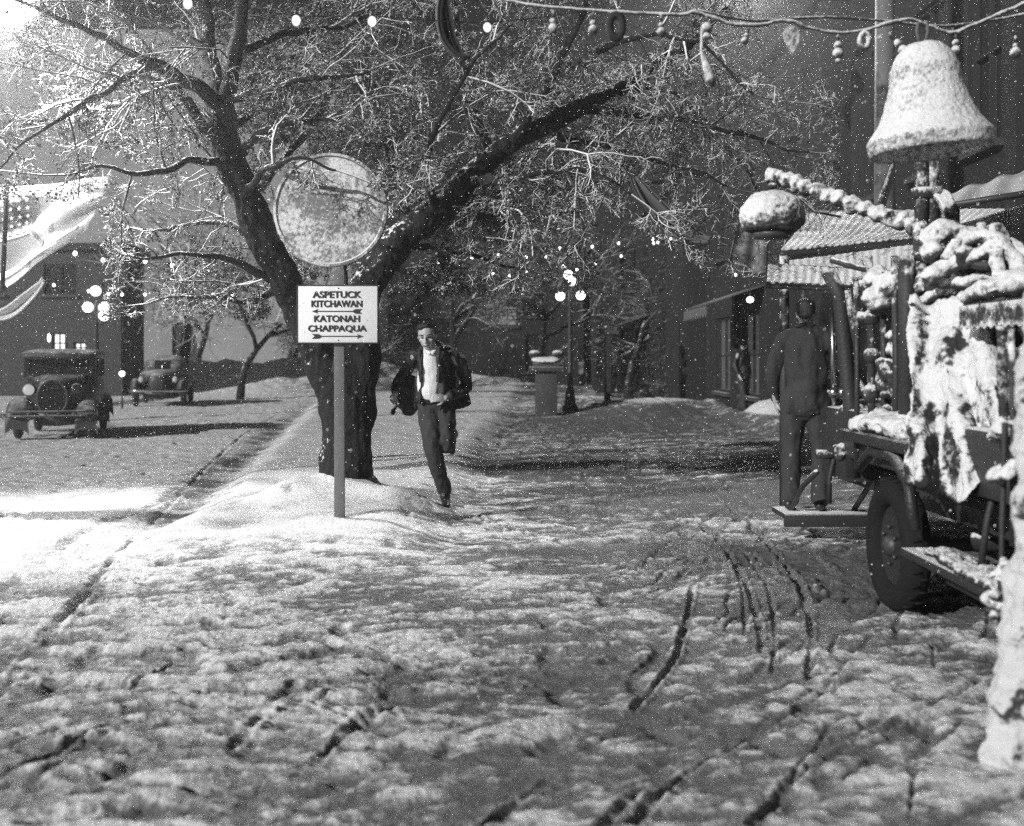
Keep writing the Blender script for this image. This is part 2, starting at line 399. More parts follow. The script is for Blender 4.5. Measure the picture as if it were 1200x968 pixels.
    snow = snow + .5 * ss(-3.5, -5, x) * ss(24, 27, y) * ss(38, 35, y) - .35 * ss(-3.5, -5, x) * ss(15.5, 17, y) * ss(24, 21, y)  # bright snow strip, then a dark band painting shadow across the left road
    snow = snow - .2 * ss(-.6, .3, x) * ss(9, 11, y) * ss(30, 22, y)
    snow = snow * (1 - med) + med * (.80 + .5 * (l2 - .5) + .5 * (l1 - .5) - .3 * fp_)
    floodlit_left = ss(-2.2, -3.4, x) * ss(6.6, 7.6, y); snow = np.maximum(snow, floodlit_left * (.8 + .35 * (l1 - .5)))  # floodlight pool on the left ground put into the snow tone
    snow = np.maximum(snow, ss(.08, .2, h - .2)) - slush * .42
    return h, np.clip(snow, 0, 1)
def H(x, y):
    h, _ = ground_fields(np.array([float(x)]), np.array([float(y)])); return float(h[0])
def make_ground():
    nr, nc = 1300, 950
    yy = np.geomspace(3.2, 72, nr) - 3.2 + 0.0 + 1.2  # rows get wider with distance
    yy = 1.2 + (np.geomspace(1, 40, nr) - 1) / 39 * 68
    t = np.linspace(-1, 1, nc); t = t * (.75 + .25 * np.abs(t) ** 3)
    Yg, T = np.meshgrid(yy, t, indexing='ij'); Xg = T * (Yg * .66 + 1.4)
    x = Xg.ravel(); y = Yg.ravel(); h, sn = ground_fields(x, y)
    edge = (np.maximum(ss(.93, 1, np.abs(T)), ss(62, 69, Yg))).ravel()
    h = h * (1 - edge) - .0
    co = np.stack([x, y, h], 1).astype(np.float32)
    # outer skirt reaching the horizon
    idx = np.arange(nr * nc).reshape(nr, nc)
    a = idx[:-1, :-1].ravel(); b = idx[:-1, 1:].ravel(); c = idx[1:, 1:].ravel(); d = idx[1:, :-1].ravel()
    quads = np.stack([a, b, c, d], 1)
    per = np.concatenate([idx[0, :], idx[1:, -1], idx[-1, ::-1][1:], idx[::-1, 0][1:-1]])
    pc = co[per].copy(); n0 = len(co)
    ctr = np.array([0, 25]); dv = pc[:, :2] - ctr; dv /= np.linalg.norm(dv, axis=1)[:, None]
    out = pc.copy(); out[:, :2] = ctr + dv * 420; out[:, 2] = 0
    co = np.concatenate([co, out]); n = len(per); j = np.arange(n); j2 = (j + 1) % n
    quads = np.concatenate([quads, np.stack([per[j2], per[j], n0 + j, n0 + j2], 1)])
    me = bpy.data.meshes.new('ground'); me.vertices.add(len(co)); me.vertices.foreach_set('co', co.ravel())
    me.loops.add(quads.size); me.loops.foreach_set('vertex_index', quads.ravel().astype(np.int32))
    me.polygons.add(len(quads)); me.polygons.foreach_set('loop_start', (np.arange(len(quads)) * 4).astype(np.int32))
    me.polygons.foreach_set('loop_total', np.full(len(quads), 4, np.int32))
    me.update(calc_edges=True); me.validate()
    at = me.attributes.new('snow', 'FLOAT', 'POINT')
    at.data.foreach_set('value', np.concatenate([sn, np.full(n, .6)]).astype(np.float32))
    me.polygons.foreach_set('use_smooth', [True] * len(me.polygons))
    o = bpy.data.objects.new('ground', me); COL.objects.link(o); o['kind'] = 'structure'
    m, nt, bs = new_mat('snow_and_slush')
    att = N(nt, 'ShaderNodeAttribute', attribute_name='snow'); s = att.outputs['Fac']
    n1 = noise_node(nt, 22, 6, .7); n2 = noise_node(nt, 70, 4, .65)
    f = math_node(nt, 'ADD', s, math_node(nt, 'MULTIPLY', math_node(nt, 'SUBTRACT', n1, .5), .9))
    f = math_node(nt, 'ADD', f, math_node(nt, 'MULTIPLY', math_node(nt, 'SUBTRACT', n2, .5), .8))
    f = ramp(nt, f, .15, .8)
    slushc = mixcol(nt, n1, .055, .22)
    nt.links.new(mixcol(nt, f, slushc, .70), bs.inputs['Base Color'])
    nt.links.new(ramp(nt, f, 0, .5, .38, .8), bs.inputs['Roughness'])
    hh = math_node(nt, 'ADD', math_node(nt, 'MULTIPLY', noise_node(nt, 38, 6, .7), 1.0), math_node(nt, 'MULTIPLY', f, .35))
    bump(nt, bs, hh, .9, .025)
    me.materials.append(m); return o
make_ground()
# ------------------------------------------------------------------ the big tree
TY = 10.6
def LP(lst): return [(*P(px, py, Y), r * Y / F) for px, py, Y, r in lst]
def limb(mb, lst, n=12, sub=5, knobs=.10):
    pp = smooth_path(LP(lst), sub)
    pts = [Vector(p[:3]) + mnoise.noise_vector(Vector(p[:3]) * 3.1) * min(.09, .9 / (1 + p[3] * 60) * .12) + mnoise.noise_vector(Vector(p[:3]) * 8) * .018 * (p[3] < .1) for p in pp]
    rad = [max(.006, p[3] * (1 + knobs * (mnoise.noise(Vector(p[:3]) * 4.5)))) for p in pp]
    mb.tube(pts, rad, n); return pts, rad
TRUNK = [
    [(404, 606, TY, 40), (404, 575, TY, 34), (406, 545, TY, 31), (407, 500, TY, 29), (404, 465, TY, 31), (388, 430, TY, 28), (367, 398, TY, 22), (349, 362, TY, 20), (330, 318, TY - .1, 19), (304, 270, TY - .2, 18), (284, 220, TY - .3, 18), (268, 180, TY - .3, 17), (262, 148, TY - .3, 15), (260, 112, TY - .3, 13)],
    [(405, 560, TY, 30), (408, 500, TY, 29), (414, 460, TY, 28), (420, 420, TY, 25), (421, 385, TY, 22), (427, 345, TY, 21), (450, 302, TY + .1, 20), (484, 268, TY + .2, 18), (520, 240, TY + .3, 17), (552, 206, TY + .4, 14), (582, 180, TY + .5, 12.5), (625, 153, TY + .6, 11), (680, 126, TY + .7, 11), (722, 106, TY + .8, 8), (770, 78, TY + .9, 7), (812, 48, TY + 1, 4.5), (850, 10, TY + 1, 3)],
]
ROOTS = [[(400, 570, TY, 22), (380, 582, TY - .15, 14), (350, 600, TY - .3, 7)], [(415, 560, TY, 22), (440, 577, TY - .1, 13), (472, 598, TY - .3, 9), (495, 612, TY - .4, 5)], [(402, 570, TY, 20), (405, 590, TY - .3, 12), (412, 610, TY - .5, 5)]]
LIMBS = [
    [(262, 120, TY - .3, 12), (250, 85, TY - .3, 10), (243, 45, TY - .2, 8), (238, 0, TY, 7), (230, -50, TY, 5), (220, -110, TY, 3)],
    [(264, 118, TY - .3, 11), (272, 85, TY - .5, 10), (280, 40, TY - .6, 9), (287, -10, TY - .6, 7), (300, -70, TY - .6, 5), (320, -120, TY - .5, 3)],
    [(258, 130, TY - .3, 10), (235, 103, TY - .5, 9), (210, 93, TY - .6, 8.5), (186, 76, TY - .7, 7), (150, 60, TY - .9, 5), (104, 34, TY - 1.1, 4), (50, 12, TY - 1.3, 2.5), (0, -5, TY - 1.5, 1.5)],
    [(266, 172, TY - .3, 9), (240, 150, TY - .4, 7), (222, 122, TY - .5, 6), (205, 100, TY - .5, 5), (160, 88, TY - .4, 3), (110, 72, TY - .3, 2)],
    [(262, 188, TY - .3, 6), (242, 190, TY - .5, 5), (222, 186, TY - .7, 4), (195, 196, TY - .9, 4), (158, 204, TY - 1.1, 3), (112, 198, TY - 1.3, 2), (70, 205, TY - 1.4, 1.2)],
    [(264, 118, TY - .3, 6), (286, 113, TY - .5, 5.5), (312, 104, TY - .7, 5), (345, 94, TY - .8, 4), (380, 92, TY - .8, 3), (430, 84, TY - .8, 2)],
    [(284, 178, TY - .3, 6), (294, 164, TY - .5, 5), (310, 155, TY - .7, 5), (335, 148, TY - .8, 3.5), (372, 142, TY - .9, 2.5), (410, 150, TY - 1, 1.5)],
    [(335, 332, TY, 8), (300, 318, TY - .2, 5), (262, 300, TY - .3, 4), (225, 296, TY - .5, 3), (190, 302, TY - .6, 2), (160, 296, TY - .7, 1.2)],
    [(338, 338, TY, 6), (305, 346, TY, 4), (270, 352, TY + .1, 3), (225, 345, TY + .1, 2), (190, 352, TY + .2, 1.2)],
    [(322, 300, TY, 6), (290, 272, TY + .3, 4), (250, 262, TY + .5, 3), (205, 268, TY + .6, 2), (165, 272, TY + .7, 1.2)],
    [(248, 60, TY - .3, 5), (215, 42, TY - .2, 4), (180, 28, TY, 3), (130, 18, TY, 2.5), (80, -5, TY, 1.5)],
    [(285, 60, TY - .5, 5), (330, 40, TY - .3, 4), (390, 33, TY, 3), (440, 20, TY, 2)],
    [(600, 168, TY + .5, 8), (628, 120, TY + .4, 7), (650, 85, TY + .3, 6), (668, 45, TY + .2, 5), (690, -5, TY, 4), (705, -60, TY, 2)],
    [(578, 182, TY + .5, 7), (556, 130, TY + .8, 6), (545, 80, TY + 1, 5), (535, 20, TY + 1, 4), (530, -50, TY + 1, 2)],
    [(480, 270, TY + .2, 8), (466, 205, TY + .7, 6), (448, 150, TY + 1, 5), (430, 80, TY + 1.2, 4), (420, 0, TY + 1.2, 3), (410, -60, TY + 1.2, 2)],
    [(682, 126, TY + .7, 7), (730, 132, TY + .6, 5), (790, 140, TY + .5, 4), (850, 152, TY + .4, 3), (905, 170, TY + .3, 2), (950, 180, TY + .2, 1.2)],
    [(735, 100, TY + .8, 5), (785, 112, TY + 1, 4), (830, 145, TY + 1.2, 3), (870, 195, TY + 1.4, 2), (900, 240, TY + 1.5, 1.2)],
    [(640, 148, TY + .6, 5), (665, 165, TY + .5, 4), (720, 175, TY + .4, 3), (790, 190, TY + .4, 2.2), (850, 215, TY + .3, 1.2)],
    [(520, 242, TY + .3, 6), (560, 250, TY + .1, 4), (610, 262, TY - .1, 3), (660, 250, TY - .2, 2), (700, 262, TY - .3, 1.2)],
    [(468, 285, TY + .2, 6), (510, 292, TY + .6, 4), (560, 300, TY + 1, 3), (620, 318, TY + 1.3, 1.5)],
    [(450, 306, TY + .1, 5), (480, 320, TY + .8, 3.5), (520, 322, TY + 1.3, 2.5), (580, 340, TY + 1.8, 1.3)],
    [(545, 212, TY + .4, 6), (590, 215, TY - .1, 4), (640, 200, TY - .5, 3), (700, 205, TY - .9, 2), (740, 230, TY - 1.1, 1.2)],
    [(512, 246, TY + .3, 5), (500, 190, TY - .3, 4), (520, 130, TY - .8, 3), (560, 70, TY - 1.2, 2.5), (600, 30, TY - 1.4, 1.5)],
    [(285, 235, TY - .3, 6), (330, 190, TY + .6, 5), (370, 140, TY + 1.2, 4), (400, 70, TY + 1.6, 3), (430, 0, TY + 1.8, 2)],
    [(265, 150, TY - .3, 6), (310, 120, TY + .8, 5), (350, 60, TY + 1.6, 4), (380, -20, TY + 2, 2.5)],
    [(205, 93, TY - .6, 5), (160, 115, TY - .2, 4), (110, 130, TY + .2, 3), (60, 140, TY + .5, 2), (10, 150, TY + .8, 1.2)],
    [(180, 73, TY - .7, 5), (140, 100, TY - 1.2, 4), (90, 125, TY - 1.7, 3), (40, 160, TY - 2, 2), (5, 200, TY - 2.2, 1.2)],
    [(285, 235, TY - .3, 5), (303, 205, TY - .9, 4), (332, 190, TY - 1.45, 3), (362, 188, TY - 1.55, 2), (395, 198, TY - 1.55, 1.4)],
    [(700, 60, TY + .2, 4), (770, 40, TY - .2, 3), (830, 60, TY - .5, 2), (880, 110, TY - .7, 1.3)],
]
tree = thing('snowy_tree', 'big forked bare tree with dark bark and snow crusted twigs behind the signpost', 'tree', (P(404, 600, TY).x, TY, .3))
tl = Matrix.Translation(-tree.location)
def local(mb, loc): mb.v = [tuple(Vector(v) - loc) for v in mb.v]; return mb
TL = tree.location.copy()
mb = MB(); paths = []
for t in TRUNK: paths.append(limb(mb, t, 20, 8, .16))
for r in ROOTS: limb(mb, r, 12, 5, .2)
mb.rough(.012, 6, 3); mb.rough(.006, 22, 5)
local(mb, TL).build('trunk', 'bark', tree, voxel=.016, disp=[(.03, 7, .35), (.016, 22, .4)])
limbp = []
for L in LIMBS:
    m_ = MB(); pp = limb(m_, L, 8, 6, .12); m_.rough(.006, 7, 2)
    limbp.append(pp); local(m_, TL).build('limb', 'bark', tree)

class Fast:
    def __init__(s): s.v = []; s.f = []; s.n = 0
    def tube(s, pts, r0, r1, n=3):
        k = s.n; L = len(pts)
        d = pts[-1] - pts[0]
        if d.length < 1e-6: return
        u, w = frame(d)
        for i, p in enumerate(pts):
            r = r0 + (r1 - r0) * i / (L - 1)
            for j in range(n):
                a = 6.2832 * j / n; q = p + u * (math.cos(a) * r) + w * (math.sin(a) * r); s.v += [q.x, q.y, q.z]
        s.n += L * n
        for i in range(L - 1):
            for j in range(n):
                a = k + i * n + j; b = k + i * n + (j + 1) % n; s.f += [a, b, b + n, a + n]
    def quad(s, a, b, c, d):
        k = s.n
        for q in (a, b, c, d): s.v += [q.x, q.y, q.z]
        s.n += 4; s.f += [k, k + 1, k + 2, k + 3]
    def build(s, name, mat, parent=None, loc=Vector((0, 0, 0)), smooth=True):
        me = bpy.data.meshes.new(name); v = np.array(s.v, np.float32).reshape(-1, 3) - np.array(loc, np.float32)
        f = np.array(s.f, np.int32); me.vertices.add(len(v)); me.vertices.foreach_set('co', v.ravel())
        me.loops.add(len(f)); me.loops.foreach_set('vertex_index', f); nf = len(f) // 4
        me.polygons.add(nf); me.polygons.foreach_set('loop_start', np.arange(nf, dtype=np.int32) * 4)
        me.polygons.foreach_set('loop_total', np.full(nf, 4, np.int32)); me.update(calc_edges=True)
        me.polygons.foreach_set('use_smooth', [smooth] * nf); me.materials.append(M[mat])
        o = bpy.data.objects.new(name, me); COL.objects.link(o)
        if parent is not None: o.parent = parent
        return o
def pix(p): return 600 + p.x * F / p.y, HZ - (p.z - CAMZ) * F / p.y
LPX = np.array([q for t_ in TRUNK for q in smooth_path(t_, 5)])
def allowed(p):
    """keeps the crown to the shape it has: nothing hanging over the sign, the runner or the lower right"""
    x, y = pix(p)
    if y > 372: return False
    if 316 < x < 454 and 168 < y: return (p.y > TY + .15 and y < 325) or (p.y < 9.32 and y < 222)
    if x > 455 and y > 345: return False
    if 250 < x < 735 and 95 < y < 345:
        d2 = (LPX[:, 0] - x) ** 2 + (LPX[:, 1] - y) ** 2; i = int(d2.argmin())
        if d2[i] < (LPX[i, 3] + 5) ** 2 and p.y < LPX[i, 2] + .02 and rnd.random() < .9: return False
    if 700 < x and y > 150 + (x - 700) * .62 + 90: return False
    if x > 985 - max(0, 120 - y) * .5: return False
    if x < 120 and y > 235: return False
    if p.z < 1.9: return False
    return True
rnd = random.Random(11)
def rv(s=1.0): return Vector((rnd.gauss(0, s), rnd.gauss(0, s), rnd.gauss(0, s)))
TW, FR, LF, LS = Fast(), Fast(), Fast(), Fast()
def leaf(p, d, snowy_):
    for _ in range(rnd.choice((1, 1, 2, 3))):
        a = (d * .6 + rv(.6)).normalized(); b = a.cross(rv(1)).normalized(); L = rnd.uniform(.016, .036); w = L * .38
        c = a.cross(b) * L * .25; q = p + rv(.012)
        (LS if snowy_ else LF).quad(q, q + a * L * .55 + b * w + c, q + a * L, q + a * L * .5 - b * w + c)
def grow(p, d, length, r, lvl, frosty):
    nseg = (6, 5, 4, 3)[lvl]; pts = [p]; q = p; dd = d.normalized(); st = length / nseg
    curl = rv(.22)
    for i in range(nseg):
        dd = (dd + rv((.16, .2, .26, .3)[lvl]) + curl * .5 + Vector((0, 0, (-.02, -.08, -.12, -.06)[lvl]))).normalized()
        q = q + dd * st
        if not allowed(q): break
        pts.append(q)
    if len(pts) < 2: return
    T = FR if frosty else TW
    r = max(r, (.005, .0042, .0034, .0026)[lvl]) * (1.25 if frosty else 1)
    T.tube(pts, r, max(r * .5, .0022), 4 if lvl < 2 else 3)
    L = len(pts)
    if lvl == 3:
        x = pts[0].x
        pl = .5 if x < -2.0 else (.34 if x < .6 else .12)
        pl *= 1.25
        if rnd.random() < pl: leaf(pts[-1], dd, rnd.random() < (.45 if x > -2.5 else .3))
        if rnd.random() < pl * .5: leaf(pts[1], dd, rnd.random() < .5)
        return
    nch = (rnd.randint(8, 11), rnd.randint(7, 10), rnd.randint(4, 6))[lvl]
    px_ = pix(pts[0])[0]
    if px_ < 300: nch = int(nch * (.62 if px_ > 150 else .75) + .5)
    for c in range(nch):
        t = rnd.uniform(.15, 1) * (L - 1); i = min(int(t), L - 2); pp = pts[i].lerp(pts[i + 1], t - i)
        ax = (pts[i + 1] - pts[i]).normalized(); side = ax.cross(rv(1)).normalized()
        nd = ax * rnd.uniform(.3, 1) + side * rnd.uniform(.6, 1.1)
        fl = frosty if rnd.random() < .82 else not frosty
        grow(pp, nd, length * rnd.uniform(.32, .6) * (.8 if lvl else 1), r * .5, lvl + 1, fl)
for k, (pts, rad) in enumerate(paths + limbp):
    step = .17; acc = 0
    tot = sum((pts[i + 1] - pts[i]).length for i in range(len(pts) - 1)); run = 0
    for i in range(len(pts) - 1):
        seg = pts[i + 1] - pts[i]; acc += seg.length; run += seg.length
        main = k < 2
        if main and run < 3.0: acc = min(acc, step); continue
        while acc > step:
            acc -= step * rnd.uniform(.8, 1.35) * (1.7 if pts[i].x < -2.3 else (1.0 if pts[i].x < 1.2 else 1.25))
            ax = seg.normalized(); side = ax.cross(rv(1)).normalized()
            d = ax * rnd.uniform(.2, .9) + side + Vector((0, .38, .15))
            x = pts[i].x
            fp = .25 if x < -2.2 else (.58 if x < .2 else .72)  # less frost at left: the backlit darkness is put into the twig mix
            r = min(rad[i] * .55, rnd.uniform(.007, .013))
            ln = rnd.uniform(.5, 1.25) * (1.0 if rad[i] > .02 else .75)
            grow(pts[i], d, ln, max(.004, r), 0 if rad[i] > .028 else 1, rnd.random() < fp)
    grow(pts[-1], pts[-1] - pts[-3], .9, .008, 0, rnd.random() < .5)
TW.build('twigs', 'twig', tree, TL); FR.build('frosted_twigs', 'frost', tree, TL)
LF.build('leaves', 'leaf', tree, TL, False); LS.build('snowy_leaves', 'leaf_snow', tree, TL, False)
print('tree', TW.n, FR.n, LF.n, LS.n)

# ------------------------------------------------------------------ signpost
SY = 9.3
def text_mesh(body, x0, x1, z0, z1, y, parent, mat='ink', thick=.006, off=.012):
    cu = bpy.data.curves.new('lettering', 'FONT'); cu.body = body; cu.size = 1; cu.offset = off; cu.extrude = .5
    o = bpy.data.objects.new('lettering', cu); COL.objects.link(o)
    dg = bpy.context.evaluated_depsgraph_get(); me = bpy.data.meshes.new_from_object(o.evaluated_get(dg))
    bpy.data.objects.remove(o); n = len(me.vertices); a = np.zeros(n * 3, np.float32); me.vertices.foreach_get('co', a); a = a.reshape(-1, 3)
    lo, hi = a.min(0), a.max(0); b = np.zeros_like(a)
    b[:, 0] = x0 + (a[:, 0] - lo[0]) / (hi[0] - lo[0]) * (x1 - x0)
    b[:, 2] = z0 + (a[:, 1] - lo[1]) / (hi[1] - lo[1]) * (z1 - z0)
    b[:, 1] = y - (a[:, 2] - lo[2]) / (hi[2] - lo[2]) * thick
    me.vertices.foreach_set('co', b.ravel()); me.materials.clear(); me.materials.append(M[mat]); me.name = 'lettering'
    o = bpy.data.objects.new('lettering', me); COL.objects.link(o); o.parent = parent; return o
spz = H(P(397, 600, SY).x, SY)
sign = thing('signpost', 'white painted direction signboard with black place names on a wooden post before the tree', 'signpost', (P(397, 600, SY).x, SY, spz))
S0 = sign.location.copy()
def SP(px, py, dy=0):
    v = P(px, py, SY); return Vector((v.x, SY + dy, v.z)) - S0
pw = .085
m = MB(); m.box((0, .045, (SP(397, 316).z - .1) / 2), (pw, .05, SP(397, 316).z + .1)); m.rough(.002, 9)
m.build('post', 'post', sign, smooth='auto', bevel=.004)
a, b = SP(348.5, 402), SP(443, 334.5); th = .018
m = MB(); m.box(((a.x + b.x) / 2, 0, (a.z + b.z) / 2), (b.x - a.x, th * 2, b.z - a.z)); bd = m.build('board', 'board', sign, smooth='auto', bevel=.002)
m = MB(); w_ = .009
for x in (a.x, b.x): m.box((x, -.002, (a.z + b.z) / 2), (w_, th * 2 + .008, b.z - a.z + w_))
for z in (a.z, b.z): m.box(((a.x + b.x) / 2, -.002, z), (b.x - a.x - w_, th * 2 + .008, w_))
m.build('edge_strip', 'ink', sign, smooth=False)
m = MB()
for px, py in ((397, 338), (397, 399)):
    m = MB(); m.ball(SP(px, py) + Vector((0, -th - .001, 0)), .006, 8, 6); m.build('nail', 'ironclean', sign)
ys = -th - .0015
for txt, x0, x1, y0, y1 in (('ASPETUCK', 366.7, 423.6, 349.3, 341.3), ('KITCHAWAN', 365.3, 424.7, 360.1, 352.1), ('KATONAH', 368.5, 421.9, 377.5, 369.6), ('CHAPPAQUA', 361.5, 430.0, 390.0, 381.2)):
    A, B = SP(x0, y0), SP(x1, y1); text_mesh(txt, A.x, B.x, A.z, B.z, ys, sign, off=.022)
def arrow(x0, x1, y, left):
    m = MB(); A, B = SP(x0, y), SP(x1, y); L = B.x - A.x; z = A.z; sgn = 1
    def X(t): return A.x + t * L if left else B.x - t * L
    o = []
    hd = [(0, 0), (.12, .019), (.10, .006), (.10, -.006), (.12, -.019)]
    m.prism([(X(t), z + dz) for t, dz in hd], ys - .004, ys)
    m.prism([(X(.08), z - .004), (X(.9), z - .004), (X(.9), z + .004), (X(.08), z + .004)], ys - .003, ys + .001)
    fl = [(.80, 0), (.86, .018), (1.0, .020), (.95, .002), (.95, -.002), (1.0, -.020), (.86, -.018)]
    m.prism([(X(t), z + dz) for t, dz in fl], ys - .0045, ys)
    m.build('painted_arrow', 'ink', sign, smooth=False)
arrow(366, 424.7, 365, True); arrow(366, 426, 394.2, False)
# round disc behind the board
dc = SP(384, 243.5, .16); dr = 67.5 * SY / F
m = MB(); mt = Matrix.Translation(dc) @ Matrix.Rotation(R(90), 4, 'X') @ Matrix.Rotation(R(0), 4, 'Y')
pr = [(.001, .03), (dr * .5, .03), (dr * .93, .026), (dr * .955, .042), (dr, .04), (dr * 1.004, 0), (dr, -.04), (dr * .9, -.045), (.001, -.05)]
m.lathe(pr, 64, mt)
disc = new_mat('dusted_disc'); M['disc'] = snowy('dusted_disc', .16, -.4, .35, 4, patch=1.2, snow=.66, fine=40, bd=.01, speck=1.1, sscale=30)
dt = thing('round_sign', 'large round snow dusted disc mounted high in front of the tree fork', 'sign', S0 + dc)
m.v = [tuple(Vector(v) - dc) for v in m.v]; m.build('disc', 'disc', dt, smooth='auto')
m = MB(); m.tube([Vector((.10, .06, -dr * .7)), Vector((.12, .1, -dr - .25 - .0)), Vector((.0, .16, -dr - .9))], [.022, .022, .022], 8)
m.tube([Vector((.10, .06, -dr * .7)), Vector((.10, .05, dr * .5))], .018, 8)
m.build('bracket', 'ironclean', dt)
# ------------------------------------------------------------------ old cars
def superloft(mb, secs, n=28, e=3.2):
    """secs: (y, half width, z bottom, z top[, exponent])"""
    k = len(mb.v)
    for s in secs:
        y, hw, z0, z1 = s[:4]; ee = s[4] if len(s) > 4 else e; cz, hz = (z0 + z1) / 2, (z1 - z0) / 2
        for j in range(n):
            a = 2 * math.pi * j / n; c, sn = math.cos(a), math.sin(a)
            mb.v.append((hw * math.copysign(abs(c) ** (2 / ee), c), y, cz + hz * math.copysign(abs(sn) ** (2 / ee), sn)))
    for i in range(len(secs) - 1):
        for j in range(n):
            a = k + i * n + j; b = k + i * n + (j + 1) % n; mb.f.append((a, a + n, b + n, b))
    mb.f.append(tuple(k + j for j in range(n))); e_ = k + (len(secs) - 1) * n; mb.f.append(tuple(e_ + j for j in range(n))[::-1])
    return mb
def wheel(parent, x, y, r=.36, w=.14, rubber='rubber', spokes=False, hubc='chrome'):
    mt = Matrix.Translation((x, y, r)) @ Matrix.Rotation(R(90), 4, 'Y')
    t = MB(); pr = []
    for k in range(17):
        a = 2 * math.pi * k / 16; pr.append((r - w * .5 + w * .5 * math.cos(a), w * .5 * math.sin(a)))
    t.lathe(pr, 72, mt)
    for k in range(56):
        a = math.pi * 2 * k / 56; s_ = (k % 2) * 2 - 1
        t.box(mt @ Vector(((r + .002) * math.cos(a), (r + .002) * math.sin(a), s_ * w * .16)), (w * .30, .014, .012), rx=0) if not spokes else None
    o = t.build('wheel', rubber, parent)
    q = MB(); ri = r - w * .9
    if spokes:
        q.lathe([(ri + .02, -.03), (ri + .02, .03), (ri - .02, .03), (ri - .02, -.03), (ri + .02, -.03)], 32, mt)
        for k in range(12):
            a = math.pi * 2 * k / 12; q.tube([mt @ Vector((.04 * math.cos(a), .04 * math.sin(a), 0)), mt @ Vector((ri * math.cos(a), ri * math.sin(a), 0))], [.022, .014], 6)
    else:
        q.lathe([(.001, .05), (ri * .6, .05), (ri, .02), (ri + .03, .045), (ri + .03, -.045), (ri, -.02), (.001, -.05)], 32, mt)
    q.build('rim', 'paint_dark', o)
    if not spokes:
        for k in range(6):
            a = math.pi * k / 3; g = MB(); g.ball(mt @ Vector((.11 * math.cos(a), .11 * math.sin(a), -.05)), .014, 8, 6); g.build('lug_nut', hubc, o)
    h = MB(); h.lathe([(.001, -.085), (.05, -.075), (.07, -.04), (.07, .04), (.05, .075), (.001, .085)], 16, mt); h.build('hub', hubc, o)
    return o
def fender(parent, x, y, r, hw, a0, a1, mat, tail=None, name='fender'):
    m = MB()
    def fn(u, v):
        a = a0 + (a1 - a0) * u
        yy = y - math.cos(a) * r; zz = .36 + math.sin(a) * r
        if tail and u > .75: t = (u - .75) / .25; yy += tail[0] * t * t; zz += tail[1] * t
        c = (v - .5) * 2
        return (x + c * hw, yy, zz - .09 * c * c * c * c - .03 * c * c)
    m.sheet(fn, 26, 10, .012); return m.build(name, mat, parent)
